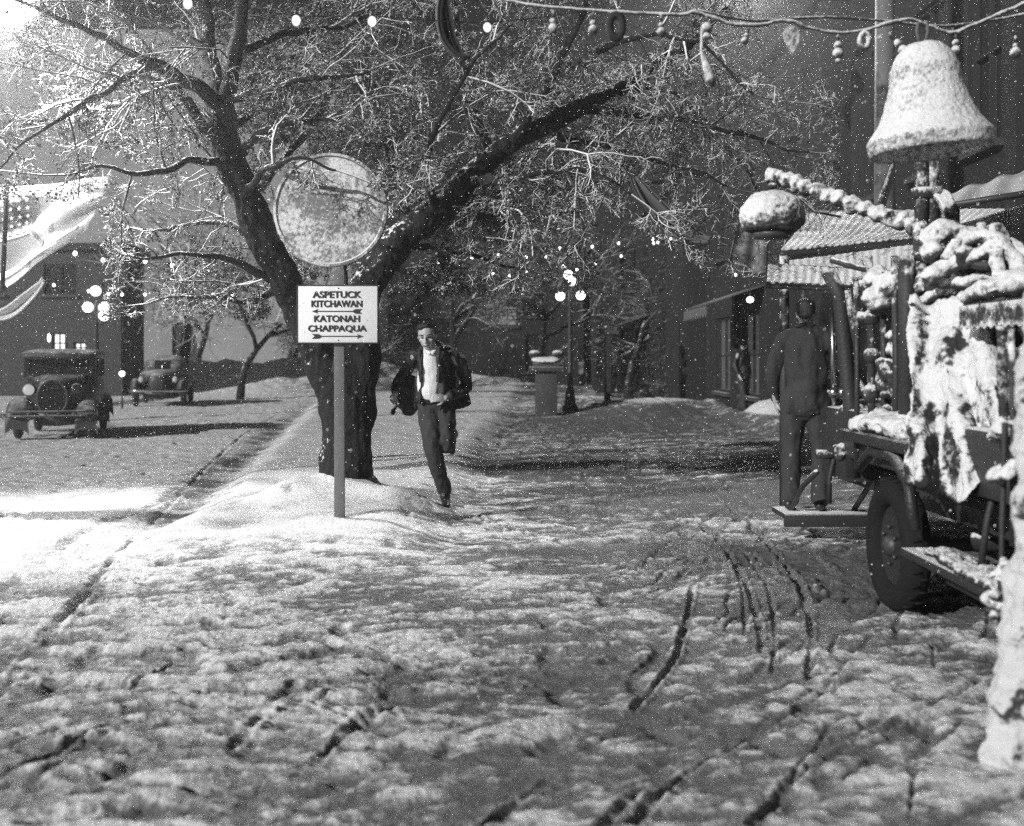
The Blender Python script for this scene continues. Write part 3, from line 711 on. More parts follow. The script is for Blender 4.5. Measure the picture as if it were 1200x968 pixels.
def car_one(loc, rz):
    t = thing('vintage_car', 'boxy old black sedan with soft roof and tall oval grille parked at the left edge', 'car', loc, rz)
    m = MB(); superloft(m, [(-1.62, .27, .55, 1.10, 2.6), (-1.58, .32, .52, 1.16, 2.6), (-1.2, .36, .5, 1.2), (-.75, .46, .48, 1.24), (-.6, .62, .46, 1.28, 4), (-.2, .69, .44, 1.3, 5), (.8, .70, .44, 1.3, 5), (1.5, .66, .46, 1.28, 4), (1.75, .5, .5, 1.15, 3)])
    m.build('body', 'paint_dark', t)
    m = MB()
    for s in (-1, 1):
        for y in (-.55, .15, .85, 1.35): m = MB(); m.box((s * .645, y, 1.42), (.05, .07, .42)); m.build('window_pillar', 'paint_dark', t, smooth=False)
    m = MB(); m.box((0, 1.42, 1.4), (1.2, .04, .44)); m.build('rear_panel', 'paint_dark', t, smooth=False)
    m = MB(); superloft(m, [(-.82, .60, 1.60, 1.70, 4), (-.7, .70, 1.56, 1.76, 4), (0, .72, 1.58, 1.80, 4), (1.2, .71, 1.56, 1.78, 4), (1.52, .66, 1.45, 1.72, 4)]); m.rough(.008, 3)
    m.build('roof', 'paint_car', t)
    m = MB(); m.box((0, -.60, 1.43), (1.16, .02, .30), rx=R(-8)); m.build('windshield', 'glass', t, smooth=False)
    m = MB()
    for x in (-.6, 0, .6): m.box((x, -.62, 1.43), (.035 if x == 0 else .06, .03, .36), rx=R(-8))
    m.box((0, -.64, 1.265), (1.26, .04, .04)); m.box((0, -.6, 1.6), (1.26, .04, .04)); m.build('windshield_frame', 'paint_dark', t, smooth=False)
    m = MB()
    for s in (-1, 1):
        m.box((s * .64, -.2, 1.43), (.015, .62, .28)); m.box((s * .64, .5, 1.43), (.015, .6, .28))
    m.build('side_window', 'glass', t, smooth=False)
    mt = Matrix.Translation((0, -1.66, .84)) @ Matrix.Rotation(R(90), 4, 'X')
    m = MB(); pts = []
    for k in range(33):
        a = 2 * math.pi * k / 32; pts.append(Vector((.27 * math.cos(a), -1.65, .82 + .35 * math.sin(a))))
    m.tube(pts, .028, 8, False); m.build('grille_shell', 'paint_car', t)
    m = MB()
    for k in range(-8, 9):
        x = k * .029; hh = .34 * math.sqrt(max(0, 1 - (x / .27) ** 2)); m.box((x, -1.655, .82), (.009, .02, hh * 2))
    m.build('grille', 'ironclean', t, smooth=False)
    for s in (-1, 1):
        fender(t, s * .62, -1.28, .47, .21, R(-18), R(165), 'paint_car', (.25, -.06))
        fender(t, s * .64, 1.25, .48, .19, R(-10), R(175), 'paint_car', name='rear_fender')
        m = MB(); m.box((s * .66, 0, .36), (.26, 1.7, .035)); m.build('running_board', 'paint_dark', t, smooth='auto', bevel=.01)
        m = MB(); m.ball((s * .43, -1.52, .98), (.125, .14, .125), 18, 12); hl = m.build('headlight', 'paint_car', t)
        m = MB(); m.ball((s * .43, -1.62, .98), (.105, .05, .105), 18, 10); m.build('lamp_glass', 'headlit' if s < 0 else 'glass', hl)
        wheel(t, s * .66, -1.28, .37, .13, 'rubber', True); wheel(t, s * .66, 1.25, .37, .13, 'rubber', True)
    m = MB(); m.tube([(-.43, -1.55, .93), (-.2, -1.58, .86), (.2, -1.58, .86), (.43, -1.55, .93)], .018, 6); m.build('lamp_bar', 'chrome', t)
    m = MB(); superloft(m, [(-1.55, .30, .26, .62, 4), (-1.0, .42, .24, .6, 4), (1.4, .52, .24, .6, 4), (1.7, .4, .3, .6, 4)]); m.build('underbody_shade', 'ironclean', t)  # dark box filling in the shadow beneath the car
    m = MB()
    for z in (.47, .56): m.tube([(-.78, -1.78, z), (-.5, -1.87, z), (0, -1.9, z), (.5, -1.87, z), (.78, -1.78, z)], .022, 8)
    for x in (-.4, .4): m.box((x, -1.7, .5), (.05, .35, .06))
    m.build('bumper', 'paint_car', t)
    return t
def car_two(loc, rz):
    t = thing('rounded_car', 'rounded old grey sedan dusted with snow parked behind the boxy car', 'car', loc, rz)
    m = MB(); superloft(m, [(-1.95, .12, .62, .95, 2.2), (-1.9, .24, .5, 1.02, 2.4), (-1.7, .34, .45, 1.08, 2.5), (-1.2, .45, .42, 1.12, 2.6), (-.7, .62, .4, 1.15, 3), (0, .80, .38, 1.15, 3.4), (1.2, .80, .38, 1.12, 3.2), (1.9, .6, .42, .98, 2.6), (2.2, .3, .5, .8, 2.4)]); m.build('body', 'paint_car', t)
    m = MB(); superloft(m, [(-.62, .5, 1.0, 1.12, 3), (-.4, .60, 1.0, 1.42, 3), (-.1, .63, 1.0, 1.58, 3), (.5, .64, 1.0, 1.62, 3), (1.1, .6, 1.0, 1.55, 3), (1.7, .45, .9, 1.25, 2.6), (1.95, .3, .9, 1.0, 2.6)]); m.build('cabin', 'paint_car', t)
    m = MB()
    m.sheet(lambda u, v: ((u - .5) * 1.0 - .0, -.60 + .20 * v + .12 * (2 * u - 1) ** 2, 1.16 + .27 * v), 10, 4, .015); m.build('windshield', 'glass', t)
    m = MB(); m.tube([(0, -.66, 1.13), (0, -.43, 1.46)], .018, 6); m.build('windshield_divider', 'chrome', t)
    m = MB(); pts = []
    for s in (-1, 1):
        for k in range(6): m.tube([(s * (.04 + k * .028), -1.93 + k * .012, .55 + k * .04), (s * (.06 + k * .035), -1.85 + k * .02, .98)], .008, 5)
    m.build('grille', 'chrome', t)
    for s in (-1, 1):
        m = MB(); superloft(m, [(-1.95, .03, .5, .7, 2), (-1.85, .13, .36, .82, 2.2), (-1.6, .18, .3, .88, 2.4), (-1.2, .19, .34, .87, 2.4), (-.8, .15, .4, .75, 2.4), (-.4, .05, .45, .6, 2)])
        m.v = [(v[0] + s * .68, v[1], v[2]) for v in m.v]; m.build('fender', 'paint_car', t)
        m = MB(); superloft(m, [(.7, .04, .45, .6, 2), (1.0, .13, .36, .82, 2.2), (1.4, .17, .32, .86, 2.4), (1.9, .12, .4, .7, 2.2), (2.1, .03, .45, .55, 2)])
        m.v = [(v[0] + s * .72, v[1], v[2]) for v in m.v]; m.build('rear_fender', 'paint_car', t)
        m = MB(); m.ball((s * .50, -1.78, .84), (.10, .13, .11), 14, 10); hl = m.build('headlight', 'paint_car', t)
        m = MB(); m.ball((s * .50, -1.87, .84), (.085, .045, .095), 14, 10); m.build('lamp_glass', 'cloth_mid', hl)
        wheel(t, s * .72, -1.4, .35, .16, 'rubber'); wheel(t, s * .72, 1.4, .35, .16, 'rubber')
    m = MB(); m.tube([(-.85, -1.95, .5), (-.6, -2.05, .5), (0, -2.1, .5), (.6, -2.05, .5), (.85, -1.95, .5)], .045, 8)
    m.build('bumper', 'chrome', t)
    m = MB(); superloft(m, [(-1.85, .42, .24, .6, 4), (-1.0, .56, .22, .6, 4), (1.5, .62, .22, .6, 4), (1.95, .5, .3, .6, 4)]); m.build('underbody_shade', 'ironclean', t)  # dark mass under the body, standing in for shade
    m = MB(); m.box((0, -2.12, .5), (.3, .015, .14)); m.build('licence_plate', 'paint_dark', t, smooth=False)
    return t
c1 = P(60, 517, 20.2); car_one((c1.x - .42, 20.2 + 1.6, H(c1.x, 21)), R(15)).scale = (.95, .95, .93)
c2 = P(180, 476, 34); car_two((c2.x - .3, 36, H(c2.x, 35)), R(12))

# ------------------------------------------------------------------ the snowed-in fire truck on the right
TX = 2.22
tr = thing('ladder_truck', 'old dark ladder truck caked in snow standing at the right edge', 'truck', (3.1, 6.6, 0))
T0 = tr.location.copy()
def tb(mb, name, mat, parent=None, **k): local(mb, T0 if parent is None else T0); return mb.build(name, mat, parent or tr, **k)
def addwheel(x, y):
    w = wheel(tr, x - T0.x, y - T0.y, .40, .17, 'rubber_dirty', False, 'ironclean'); w.location.z = -.02
wy = 6.65
for x in (TX + .09, TX + 1.75): addwheel(x, wy); addwheel(x, 3.1)
m = MB()
for x in (TX + .45, TX + 1.45): m.box((x, 5.7, .62), (.12, 7.2, .16))
for y in (2.6, 4.2, 5.6, 6.65, 8.0, 9.1): m.box((TX + .95, y, .62), (.9, .1, .1))
m.tube([(TX + .15, wy, .4), (TX + 1.7, wy, .4)], .06, 10); m.tube([(TX + .15, 3.1, .4), (TX + 1.7, 3.1, .4)], .06, 10)
m.box((TX + .95, 5.2, .5), (.8, 1.2, .4)); tb(m, 'chassis', 'darkiron', smooth='auto', bevel=.01)
m = MB(); m.box((TX + .95, 5.2, .98), (1.72, 6.0, .34)); m.box((TX + .95, 8.35, .8), (1.5, .7, .4)); tb(m, 'body', 'darkiron', smooth='auto', bevel=.03)
m = MB(); m.box((TX + .98, 4.0, 1.42), (1.5, 1.9, .5)); m.box((TX + .98, 6.2, 1.35), (1.3, 1.8, .42)); m.rough(.01, 5); tb(m, 'bed_box', 'darkiron', smooth='auto', bevel=.03)
# deck snow ledge above the wheel
m = MB(); m.box((TX + .25, 6.75, 1.0), (.62, 1.25, .07)); tb(m, 'fender', 'paint_dark', smooth='auto', bevel=.02)
m = MB(); superloft(m, [(6.1, .22, .0, .06), (6.25, .30, -.01, .12), (6.7, .32, -.01, .13), (7.1, .30, -.01, .11), (7.4, .2, .0, .05)], 24, 3); m.v = [(v[0] + TX + .24, v[1], v[2] + 1.03) for v in m.v]
m.rough(.035, 6, 4); tb(m, 'fender_snow', 'crust', voxel=.014, disp=[(.04, 8, 1), (.015, 26, 1)])
m = MB(); m.tube([(TX + .0, wy - .55 + .02, .55), (TX + .0, wy - .45, .8), (TX, wy - .2, .93), (TX, wy + .2, .93), (TX, wy + .45, .8)], .035, 8); tb(m, 'wheel_arch_trim', 'paint_dark')
# running board with snow
m = MB(); m.box((TX + .1, 5.1, .42), (.30, 2.2, .05)); m.box((TX + .22, 5.1, .32), (.04, 2.2, .16)); rb = tb(m, 'running_board', 'darkiron', smooth='auto', bevel=.01)
m = MB(); superloft(m, [(4.15, .06, 0, .04), (4.3, .13, 0, .06), (4.8, .10, 0, .035), (5.3, .12, 0, .05), (5.8, .09, 0, .03), (6.15, .05, 0, .02)], 16, 3); m.v = [(v[0] + TX + .06, v[1], v[2] + .44) for v in m.v]; m.rough(.03, 7, 9); tb(m, 'step_snow', 'crust2', voxel=.012, disp=[(.04, 11, 1), (.02, 30, 1)])
for k, y in enumerate((4.6, 5.5)):
    m = MB(); m.tube([(TX + .1, y, .44), (TX + .14, y, .72), (TX + .2, y, .95)], .018, 8); tb(m, 'step_bracket', 'darkiron')
# rear step the man stands on
m = MB(); m.box((2.54, 9.10, .235), (.72, .44, .045)); m.box((2.54, 8.89, .2), (.72, .04, .1)); tb(m, 'rear_step', 'darkiron', smooth='auto', bevel=.008)
for x in (2.28, 2.8): m = MB(); m.tube([(x, 9.1, .25), (x, 8.7, .5), (x, 8.3, .65)], .022, 8); tb(m, 'step_hanger', 'darkiron')
# polished grab rails and snowy stanchions
def rail(mat, pts, r, name='grab_rail', knobs=()):
    m = MB(); m.tube(pts, r, 10)
    for k in knobs: m.ball(k, r * 2.3, 10, 8)
    return tb(m, name, mat)
RY = 8.3
rail('brass', [P(975.5, 366, RY), P(977, 458, RY)], .020, knobs=(P(977, 460, RY),))
rail('brass', [P(984.5, 360, RY), P(988, 458, RY)], .022, knobs=(P(988, 460, RY),))
rail('crust2', [P(970, 460, RY), P(1000, 459, RY)], .022, 'rail_bracket')
rail('darkiron', [P(977, 455, RY), P(979, 530, RY), P(972, 560, RY), P(972, 590, RY)], .018, 'rail_post')
rail('crust2', [P(957, 532, RY), P(985, 533, RY)], .035, 'rail_bracket')
SYY = 7.2
rail('crust2', [P(1018, 300, SYY), P(1020, 330, SYY), P(1021, 460, SYY), P(1023, 535, SYY)], .024, 'stanchion', (P(1021, 372, SYY), P(1021, 417, SYY), P(1021, 463, SYY), P(1021, 463, SYY) + Vector((0, 0, .02))))
rail('crust', [P(1005, 370, SYY), P(1021, 372, SYY), P(1045, 373, SYY), P(1054, 379, SYY)], .03, 'snowy_crossbar')
rail('crust', [P(1021, 416, SYY), P(1045, 418, SYY), P(1075, 417, SYY)], .026, 'snowy_crossbar')
rail('crust2', [P(1010, 328, SYY), P(1012, 340, SYY), P(1018, 344, SYY), P(1024, 340, SYY), P(1024, 326, SYY)], .022, 'hook')
rail('crust2', [P(993, 340, 7.6), P(999, 380, 7.6), P(1006, 415, 7.6), P(1012, 424, 7.6)], .022, 'stay_rod')
rail('darkiron', [P(970, 318, 7.7), P(984, 345, 7.7), P(996, 470, 7.7), P(1000, 560, 7.7)], .05, 'body_post')
rail('darkiron', [P(1062, 300, 6.6), P(1063, 360, 6.6), P(1063, 540, 6.6)], .05, 'body_post')
# ladder leaning through the body
m = MB()
for dx in (0, .28): m.tube([P(1000, 440, 7.9) + Vector((dx, 0, 0)), P(1075, 560, 6.2) + Vector((dx, 0, 0))], .03, 8)
m.v += []; tb(m, 'brace', 'darkiron')
m = MB()
for x in (TX + .55, TX + .95):
    m.tube([(x, 4.0, 2.02), (x, 8.9, 2.12)], .035, 8)
for k in range(14): y = 4.2 + k * .35; m.tube([(TX + .55, y, 2.02 + (y - 4) * .02), (TX + .95, y, 2.02 + (y - 4) * .02)], .018, 6)
tb(m, 'ladder', 'crust2')
for k, (a_, b_, r_, mt_) in enumerate((((1003, 330, 7.5), (1004, 545, 7.4), .018, 'darkiron'), ((1034, 345, 7.1), (1036, 540, 7.0), .02, 'darkiron'), ((1048, 300, 6.9), (1050, 535, 6.8), .022, 'darkiron'), ((1056, 420, 6.8), (1057, 535, 6.8), .014, 'crust2'), ((992, 345, 7.9), (993, 540, 7.9), .02, 'darkiron'), ((1010, 470, 7.4), (1065, 468, 6.8), .016, 'crust2'), ((985, 500, 7.9), (1022, 498, 7.3), .018, 'crust2'), ((1075, 262, 6.7), (1076, 350, 6.6), .03, 'darkiron'), ((1100, 262, 6.6), (1101, 350, 6.4), .026, 'darkiron'), ((1135, 290, 6.3), (1136, 355, 6.2), .03, 'darkiron'), ((1072, 300, 6.6), (1160, 312, 6.0), .028, 'darkiron'), ((1150, 262, 6.2), (1152, 350, 6.1), .026, 'crust2'), ((1185, 385, 4.9), (1187, 640, 4.9), .014, 'darkiron'))):
    rail(mt_, [P(*a_), P(*a_).lerp(P(*b_), .5) + Vector((.006, 0, 0)), P(*b_)], r_, 'upright' if abs(a_[0] - b_[0]) < 20 else 'rack_bar')
m = MB(); m.box((TX + .72, 7.1, 1.45), (.5, 1.6, .8)); m.box((TX + 1.2, 6.6, 1.75), (.9, 1.9, 1.3)); tb(m, 'equipment_locker', 'darkiron', smooth='auto', bevel=.02)
# packed hose and gear, crusted with snow
def lumps(seed, n, f, mat, name, vox=.022):
    r_ = random.Random(seed); m = MB()
    for k in range(n): c, r = f(r_); m.ball(c, (r * r_.uniform(.8, 1.3), r * r_.uniform(.8, 1.3), r * r_.uniform(.6, 1.1)), 10, 7)
    m.rough(.02, 8, seed); return tb(m, name, mat, voxel=min(vox, .014), disp=[(.03, 9, 1), (.014, 26, 1)])
lumps(3, 26, lambda r: (P(r.uniform(1028, 1066), r.uniform(325, 362), r.uniform(6.9, 7.3)), r.uniform(.04, .09)), 'crust', 'snowy_gear')
lumps(4, 26, lambda r: (P(r.uniform(1042, 1068), r.uniform(392, 412), r.uniform(6.9, 7.2)), r.uniform(.03, .06)), 'crust', 'snowy_gear')
lumps(5, 40, lambda r: (P(r.uniform(1036, 1070), r.uniform(425, 500), r.uniform(6.9, 7.2)), r.uniform(.03, .07)), 'crust2', 'snowy_gear')
lumps(6, 30, lambda r: (P(r.uniform(982, 1012), r.uniform(475, 530), r.uniform(7.7, 8.1)), r.uniform(.03, .07)), 'crust2', 'snowy_gear')
lumps(8, 14, lambda r: (P(r.uniform(1030, 1062), r.uniform(505, 530), r.uniform(6.8, 7.3)), r.uniform(.04, .07)), 'crust2', 'snowy_gear')
# derrick post, pulley wheel and snow-wrapped boom
DY = 6.9
m = MB(); m.box((P(1079, 300, DY).x, DY, 2.55), (.06, .06, 1.5)); m.box((P(1093, 300, DY).x, DY, 2.5), (.06, .06, 1.4))
m.box((P(1086, 226, DY).x, DY, P(0, 226, DY).z), (.16, .09, .06)); m.box((P(1086, 262, DY).x, DY, P(0, 262, DY).z), (.14, .05, .05)); m.rough(.012, 9, 2); tb(m, 'derrick_post', 'crust2')
m = MB(); c = P(1105, 248, DY); mt = Matrix.Translation(c) @ Matrix.Rotation(R(72), 4, 'Y') @ Matrix.Rotation(0, 4, 'X')
m.lathe([(.125, -.045), (.135, -.03), (.115, 0), (.135, .03), (.125, .045), (.075, .045), (.07, 0), (.075, -.045), (.125, -.045)], 28, mt); m.rough(.006, 12); tb(m, 'pulley_wheel', 'crust')
m = MB(); m.tube([c + Vector((-.12, 0, 0)), c + Vector((.1, 0, 0))], .02, 8); tb(m, 'pulley_axle', 'ironclean')
bp = smooth_path([P(898, 207, 7.6), P(915, 208, 7.55), P(960, 225, 7.35), P(1020, 247, 7.15), P(1078, 268, 6.95), P(1120, 282, 6.9)], 14)
m = MB(); rr = [.05 + .012 * math.sin(i * 1.9) + .01 * mnoise.noise(Vector((i * .7, 0, 0))) for i in range(len(bp))]; rr[0] = .03
m.tube([Vector(p) for p in bp], rr, 12); m.rough(.014, 11, 5); tb(m, 'boom', 'crust', voxel=.012, disp=[(.018, 14, 1), (.01, 32, 1)])
for (a_, b_) in ((P(925, 222, 7.5), P(985, 254, 7.3)), ):
    m = MB(); m.tube([a_, a_.lerp(b_, .5) - Vector((0, 0, .06)), b_], .009, 6); tb(m, 'boom_cable', 'darkiron')
# tangle of snow-laden pipes and gear on the truck top
def pipe(pts, r, mat='crust', name='snow_laden_pipe', rg=.014):
    m = MB(); pp = smooth_path([tuple(P(*p)) for p in pts], 6)
    m.tube([Vector(p) for p in pp], [r * (1 + .25 * mnoise.noise(Vector(p) * 6)) for p in pp], 10); m.rough(rg, 9, len(pts)); return tb(m, name, mat, **(dict(voxel=.011, disp=[(.02, 11, 1), (.01, 30, 1)]) if rg > .008 else {}))
pipe([(1085, 290, 6.4), (1105, 270, 6.4), (1125, 275, 6.4), (1150, 282, 6.3), (1175, 275, 6.2)], .07)
pipe([(1095, 285, 6.4), (1105, 320, 6.4), (1095, 345, 6.4)], .055, 'crust2')
pipe([(1085, 330, 6.2), (1110, 312, 6.2), (1140, 300, 6.1), (1165, 290, 6.0), (1172, 278, 6.0)], .045)
pipe([(1120, 300, 6.2), (1140, 280, 6.2), (1160, 278, 6.1), (1210, 300, 5.9)], .04)
pipe([(1108, 305, 6.2), (1118, 292, 6.2), (1122, 280, 6.2)], .03)
pipe([(1165, 280, 6.0), (1185, 300, 5.9), (1210, 335, 5.8)], .045)
pipe([(1168, 292, 5.9), (1169, 330, 5.9), (1168, 360, 5.9)], .035)
pipe([(1090, 320, 6.3), (1100, 330, 6.3), (1130, 332, 6.2), (1160, 328, 6.1), (1210, 335, 5.9)], .035)
pipe([(1078, 345, 6.5), (1082, 300, 6.6), (1081, 262, 6.7)], .03, 'crust2')
pipe([(1075, 352, 6.4), (1090, 348, 6.4), (1120, 335, 6.3)], .04)
pipe([(975, 305, 7.6), (1000, 312, 7.4), (1040, 322, 7.1), (1075, 330, 6.8)], .022, 'darkiron', 'brace_rod', .002)
lumps(12, 16, lambda r: (P(r.uniform(1085, 1120), r.uniform(268, 300), r.uniform(6.3, 6.6)), r.uniform(.04, .08)), 'crust', 'snowy_gear')
lumps(13, 14, lambda r: (P(r.uniform(1120, 1165), r.uniform(290, 312), r.uniform(6.1, 6.3)), r.uniform(.025, .05)), 'crust2', 'snowy_gear')
# seat canopy with fringe
cx0, cx1 = P(1140, 365, 5.7).x, P(1290, 365, 5.7).x; cz = P(0, 355, 5.7).z
m = MB(); m.box(((cx0 + cx1) / 2, 5.3, cz - .02), (cx1 - cx0, 1.1, .06)); cn = tb(m, 'canopy', 'paint_dark', smooth='auto', bevel=.02)
m = MB(); superloft(m, [(4.75, .30, -.01, .04), (4.9, .36, -.01, .10), (5.3, .38, -.01, .14), (5.7, .37, -.01, .10), (5.87, .33, -.01, .04)], 24, 3.5); m.v = [(v[0] + (cx0 + cx1) / 2, v[1], v[2] + cz) for v in m.v]; m.rough(.03, 5, 7); tb(m, 'canopy_snow', 'crust', voxel=.014, disp=[(.035, 8, 1), (.012, 26, 1)])
m = MB(); m.sheet(lambda u, v: (cx0 + (cx1 - cx0) * u, 4.74 + .006 * math.sin(u * 70), cz - .01 - v * (.12 + .008 * math.sin(u * 90))), 80, 3, .006); tb(m, 'fringe', 'crust2')
m = MB(); m.sheet(lambda u, v: (cx0 - .004, 4.75 + 1.1 * u, cz - .01 - v * (.12 + .008 * math.sin(u * 90))), 60, 3, .006); tb(m, 'fringe', 'crust2')
pipe([(1172, 382, 5.0), (1174, 440, 5.0), (1177, 490, 5.0), (1178, 560, 5.0)], .020, 'crust2', 'canopy_post', .004)
pipe([(1182, 382, 5.5), (1183, 430, 5.5), (1184, 560, 5.5)], .018, 'crust2', 'canopy_post', .004)
pipe([(1178, 490, 4.9), (1176, 560, 4.9), (1174, 640, 4.9), (1172, 700, 4.9)], .012, 'darkiron', 'canopy_post', .002)
lumps(21, 20, lambda r: (P(r.uniform(1168, 1200), r.uniform(490, 512), r.uniform(4.9, 5.2)), r.uniform(.025, .055)), 'crust', 'snowy_gear')
lumps(22, 14, lambda r: (P(r.uniform(1166, 1190), r.uniform(545, 560), r.uniform(4.8, 5.0)), r.uniform(.02, .04)), 'crust', 'snowy_gear')
lumps(23, 16, lambda r: (P(r.uniform(1160, 1188), r.uniform(692, 722), r.uniform(4.6, 4.85)), r.uniform(.02, .045)), 'crust', 'snowy_gear')
lumps(24, 8, lambda r: (P(r.uniform(1166, 1176), r.uniform(655, 680), r.uniform(4.8, 4.9)), r.uniform(.015, .03)), 'crust', 'snowy_gear')

# stiff snow-plastered tarpaulin hanging on the truck side
def tarp(u, v):
    top = P(1062 + 92 * u, 352 + 6 * math.sin(u * 5), 6.45 - .35 * u)
    bot = P(1054 + 128 * u, 574 - 12 * math.sin(u * 9 + .5), 5.95 - .6 * u)
    p = top.lerp(bot, v)
    fold = math.sin(u * 15 + 1.5 * math.sin(v * 4)) * (.02 + .075 * v) + math.sin(u * 33 + v * 3) * .018 * v
    return p + Vector((-fold * .5, -fold - .12 * math.sin(v * 2.6), .02 * mnoise.noise(Vector((u * 9, v * 9, 1)))))
m = MB(); m.sheet(tarp, 120, 110, .03); m.rough(.014, 7, 6)
tgt = m.build('tarpaulin', 'crust2', voxel=.013, disp=[(.035, 6, .3), (.014, 18, .5), (.006, 40, 1)]); M['tarp'] = snowy('plastered_tarp', .025, .05, .6, 3.4, patch=1.9, snow=.62, fine=35, bd=.03, left=.55, speck=.8, sscale=26)
tgt.data.materials.clear(); tgt.data.materials.append(M['tarp'])
tagp(tgt, 'stiff snow plastered canvas hanging in folds over the side of the truck', 'tarpaulin')
m = MB(); m.sheet(lambda u, v: tarp(u, v * .06) + Vector((.02, .0, .03 + .02 * math.sin(u * 20))), 60, 3, .05); m.rough(.02, 6, 3); o = m.build('snow_cap', 'crust', tgt)

# lantern under the boom tip
LY = 7.5; lc = P(905, 250, LY)
ln = thing('hanging_lantern', 'snow capped domed lantern hanging from the tip of the truck boom', 'lantern', lc)
m = MB(); m.lathe([(.001, .155), (.05, .152), (.11, .135), (.17, .095), (.208, .04), (.218, -.01), (.212, -.06), (.19, -.105), (.15, -.125), (.13, -.09), (.001, -.08)], 48); m.build('dome', 'crust', ln, voxel=.011, disp=[(.012, 12, 1), (.008, 34, 1)])
m = MB(); m.lathe([(.10, -.08), (.13, -.14), (.12, -.17), (.001, -.175)], 24); m.build('globe_holder', 'ironclean', ln)
m = MB(); m.tube([(0, 0, .14), (0, 0, .27)], .012, 8); m.lathe([(.001, .21), (.03, .2), (.035, .17), (.001, .16)], 12); m.build('hanger', 'crust2', ln)

# post plastered with snow at the right edge, close to the camera
m = MB(); pz = smooth_path([(*P(1206, 985, 3.95), .09), (*P(1196, 860, 4.1), .11), (*P(1204, 760, 4.1), .085), (*P(1208, 640, 4.1), .08), (*P(1214, 500, 4.1), .07), (*P(1222, 330, 4.1), .05)], 10)
pz = [p for p in pz]; m.tube([Vector(p[:3]) for p in pz], [p[3] for p in pz], 20); m.rough(.03, 6, 8)
o = m.build('snowy_post', 'bark', voxel=.012, disp=[(.05, 5, .6), (.02, 15, 1), (.01, 38, 1)]); M['post_snow'] = snowy('snow_plastered_post', .05, -.35, .2, 5, patch=1.6, snow=.5, fine=40, bd=.03, left=.6, speck=.9, sscale=30); o.data.materials.clear(); o.data.materials.append(M['post_snow'])
tagp(o, 'crooked post plastered with snow at the right edge nearest the camera', 'post')
# ------------------------------------------------------------------ people
def limbtube(m, pts, rad, n=14, sq=1.0, sub=5, up=None, ends=True):
    if up is None and sq != 1.0: up = Vector((1, 0, 0))
    pp = smooth_path([(*Vector(p), r) for p, r in zip(pts, rad)], sub)
    m.tube([Vector(p[:3]) for p in pp], [p[3] for p in pp], n, True, sq, up)
    if not ends: return
    m.ball(pp[0][:3], rad[0] * .98, 12, 8); m.ball(pp[-1][:3], rad[-1] * .98, 12, 8)
def hand(m, wrist, d, palm_n, s=1.0, curl=.5, mirror=1):
    """palm, four unequal bent fingers and a thumb leaving the side of the palm"""
    d = d.normalized(); nrm = (palm_n - d * palm_n.dot(d)).normalized(); sd = d.cross(nrm) * mirror
    pc = wrist + d * .05 * s
    mt = Matrix((sd, d, nrm)).transposed()
    m.ball(pc, (.042 * s, .055 * s, .018 * s), 14, 10, mt)
    for k, (off, L) in enumerate(((-.030, .066), (-.010, .078), (.010, .072), (.029, .056))):
        b = pc + d * .04 * s + sd * off * s; pts = [b - d * .015]; a = 0; q = b
        for j, fr in enumerate((.45, .32, .23)):
            a += curl * (.55 if j == 0 else .8); dd = d * math.cos(a) + nrm * math.sin(a) + sd * off * 1.5
            pts.append(q); q = q + dd.normalized() * L * fr * s
        pts.append(q); m.tube(pts, [.0105 * s, .0105 * s, .0095 * s, .009 * s, .0075 * s], 8)
        m.ball(q, .0078 * s, 8, 6)
    b = wrist + d * .025 * s - sd * .028 * s; q1 = b + (-sd * .8 + d * .6 + nrm * .3).normalized() * .035 * s; q2 = q1 + (d - sd * .15 + nrm * .5).normalized() * .03 * s
    m.tube([wrist + d * .01, b, q1, q2], [.013 * s, .014 * s, .011 * s, .008 * s], 8); m.ball(q2, .0085 * s, 8, 6)
def head(m, c, fwd, up, s=1.0):
    """skull, jaw, nose, brow, lips, ears; returns frame"""
    f = fwd.normalized(); u = (up - f * up.dot(f)).normalized(); r = f.cross(u)
    mt = Matrix((r, f, u)).transposed()
    def T(x, y, z): return c + mt @ Vector((x * s, y * s, z * s))
    m.ball(T(0, -.012, .03), (.076 * s, .096 * s, .09 * s), 20, 14, mt)
    m.ball(T(0, .018, -.035), (.060 * s, .070 * s, .072 * s), 16, 12, mt)
    m.ball(T(0, .052, -.088), (.028 * s, .024 * s, .022 * s), 12, 8, mt)
    m.tube([T(0, .082, .02), T(0, .100, -.012), T(0, .108, -.026), T(0, .088, -.034)], [.008 * s, .012 * s, .015 * s, .010 * s], 8)
    for x in (-1, 1):
        m.ball(T(x * .030, .070, .026), (.026 * s, .016 * s, .008 * s), 10, 6, mt)
        m.ball(T(x * .042, .055, -.020), (.022 * s, .022 * s, .02 * s), 10, 6, mt)
        m.ball(T(x * .078, -.008, -.005), (.008 * s, .018 * s, .030 * s), 10, 8, mt)
        m.ball(T(x * .010, .100, -.030), (.009 * s, .009 * s, .008 * s), 8, 6, mt)
    m.ball(T(0, .086, -.056), (.024 * s, .010 * s, .006 * s), 10, 6, mt); m.ball(T(0, .083, -.067), (.020 * s, .010 * s, .007 * s), 10, 6, mt)
    return T, mt
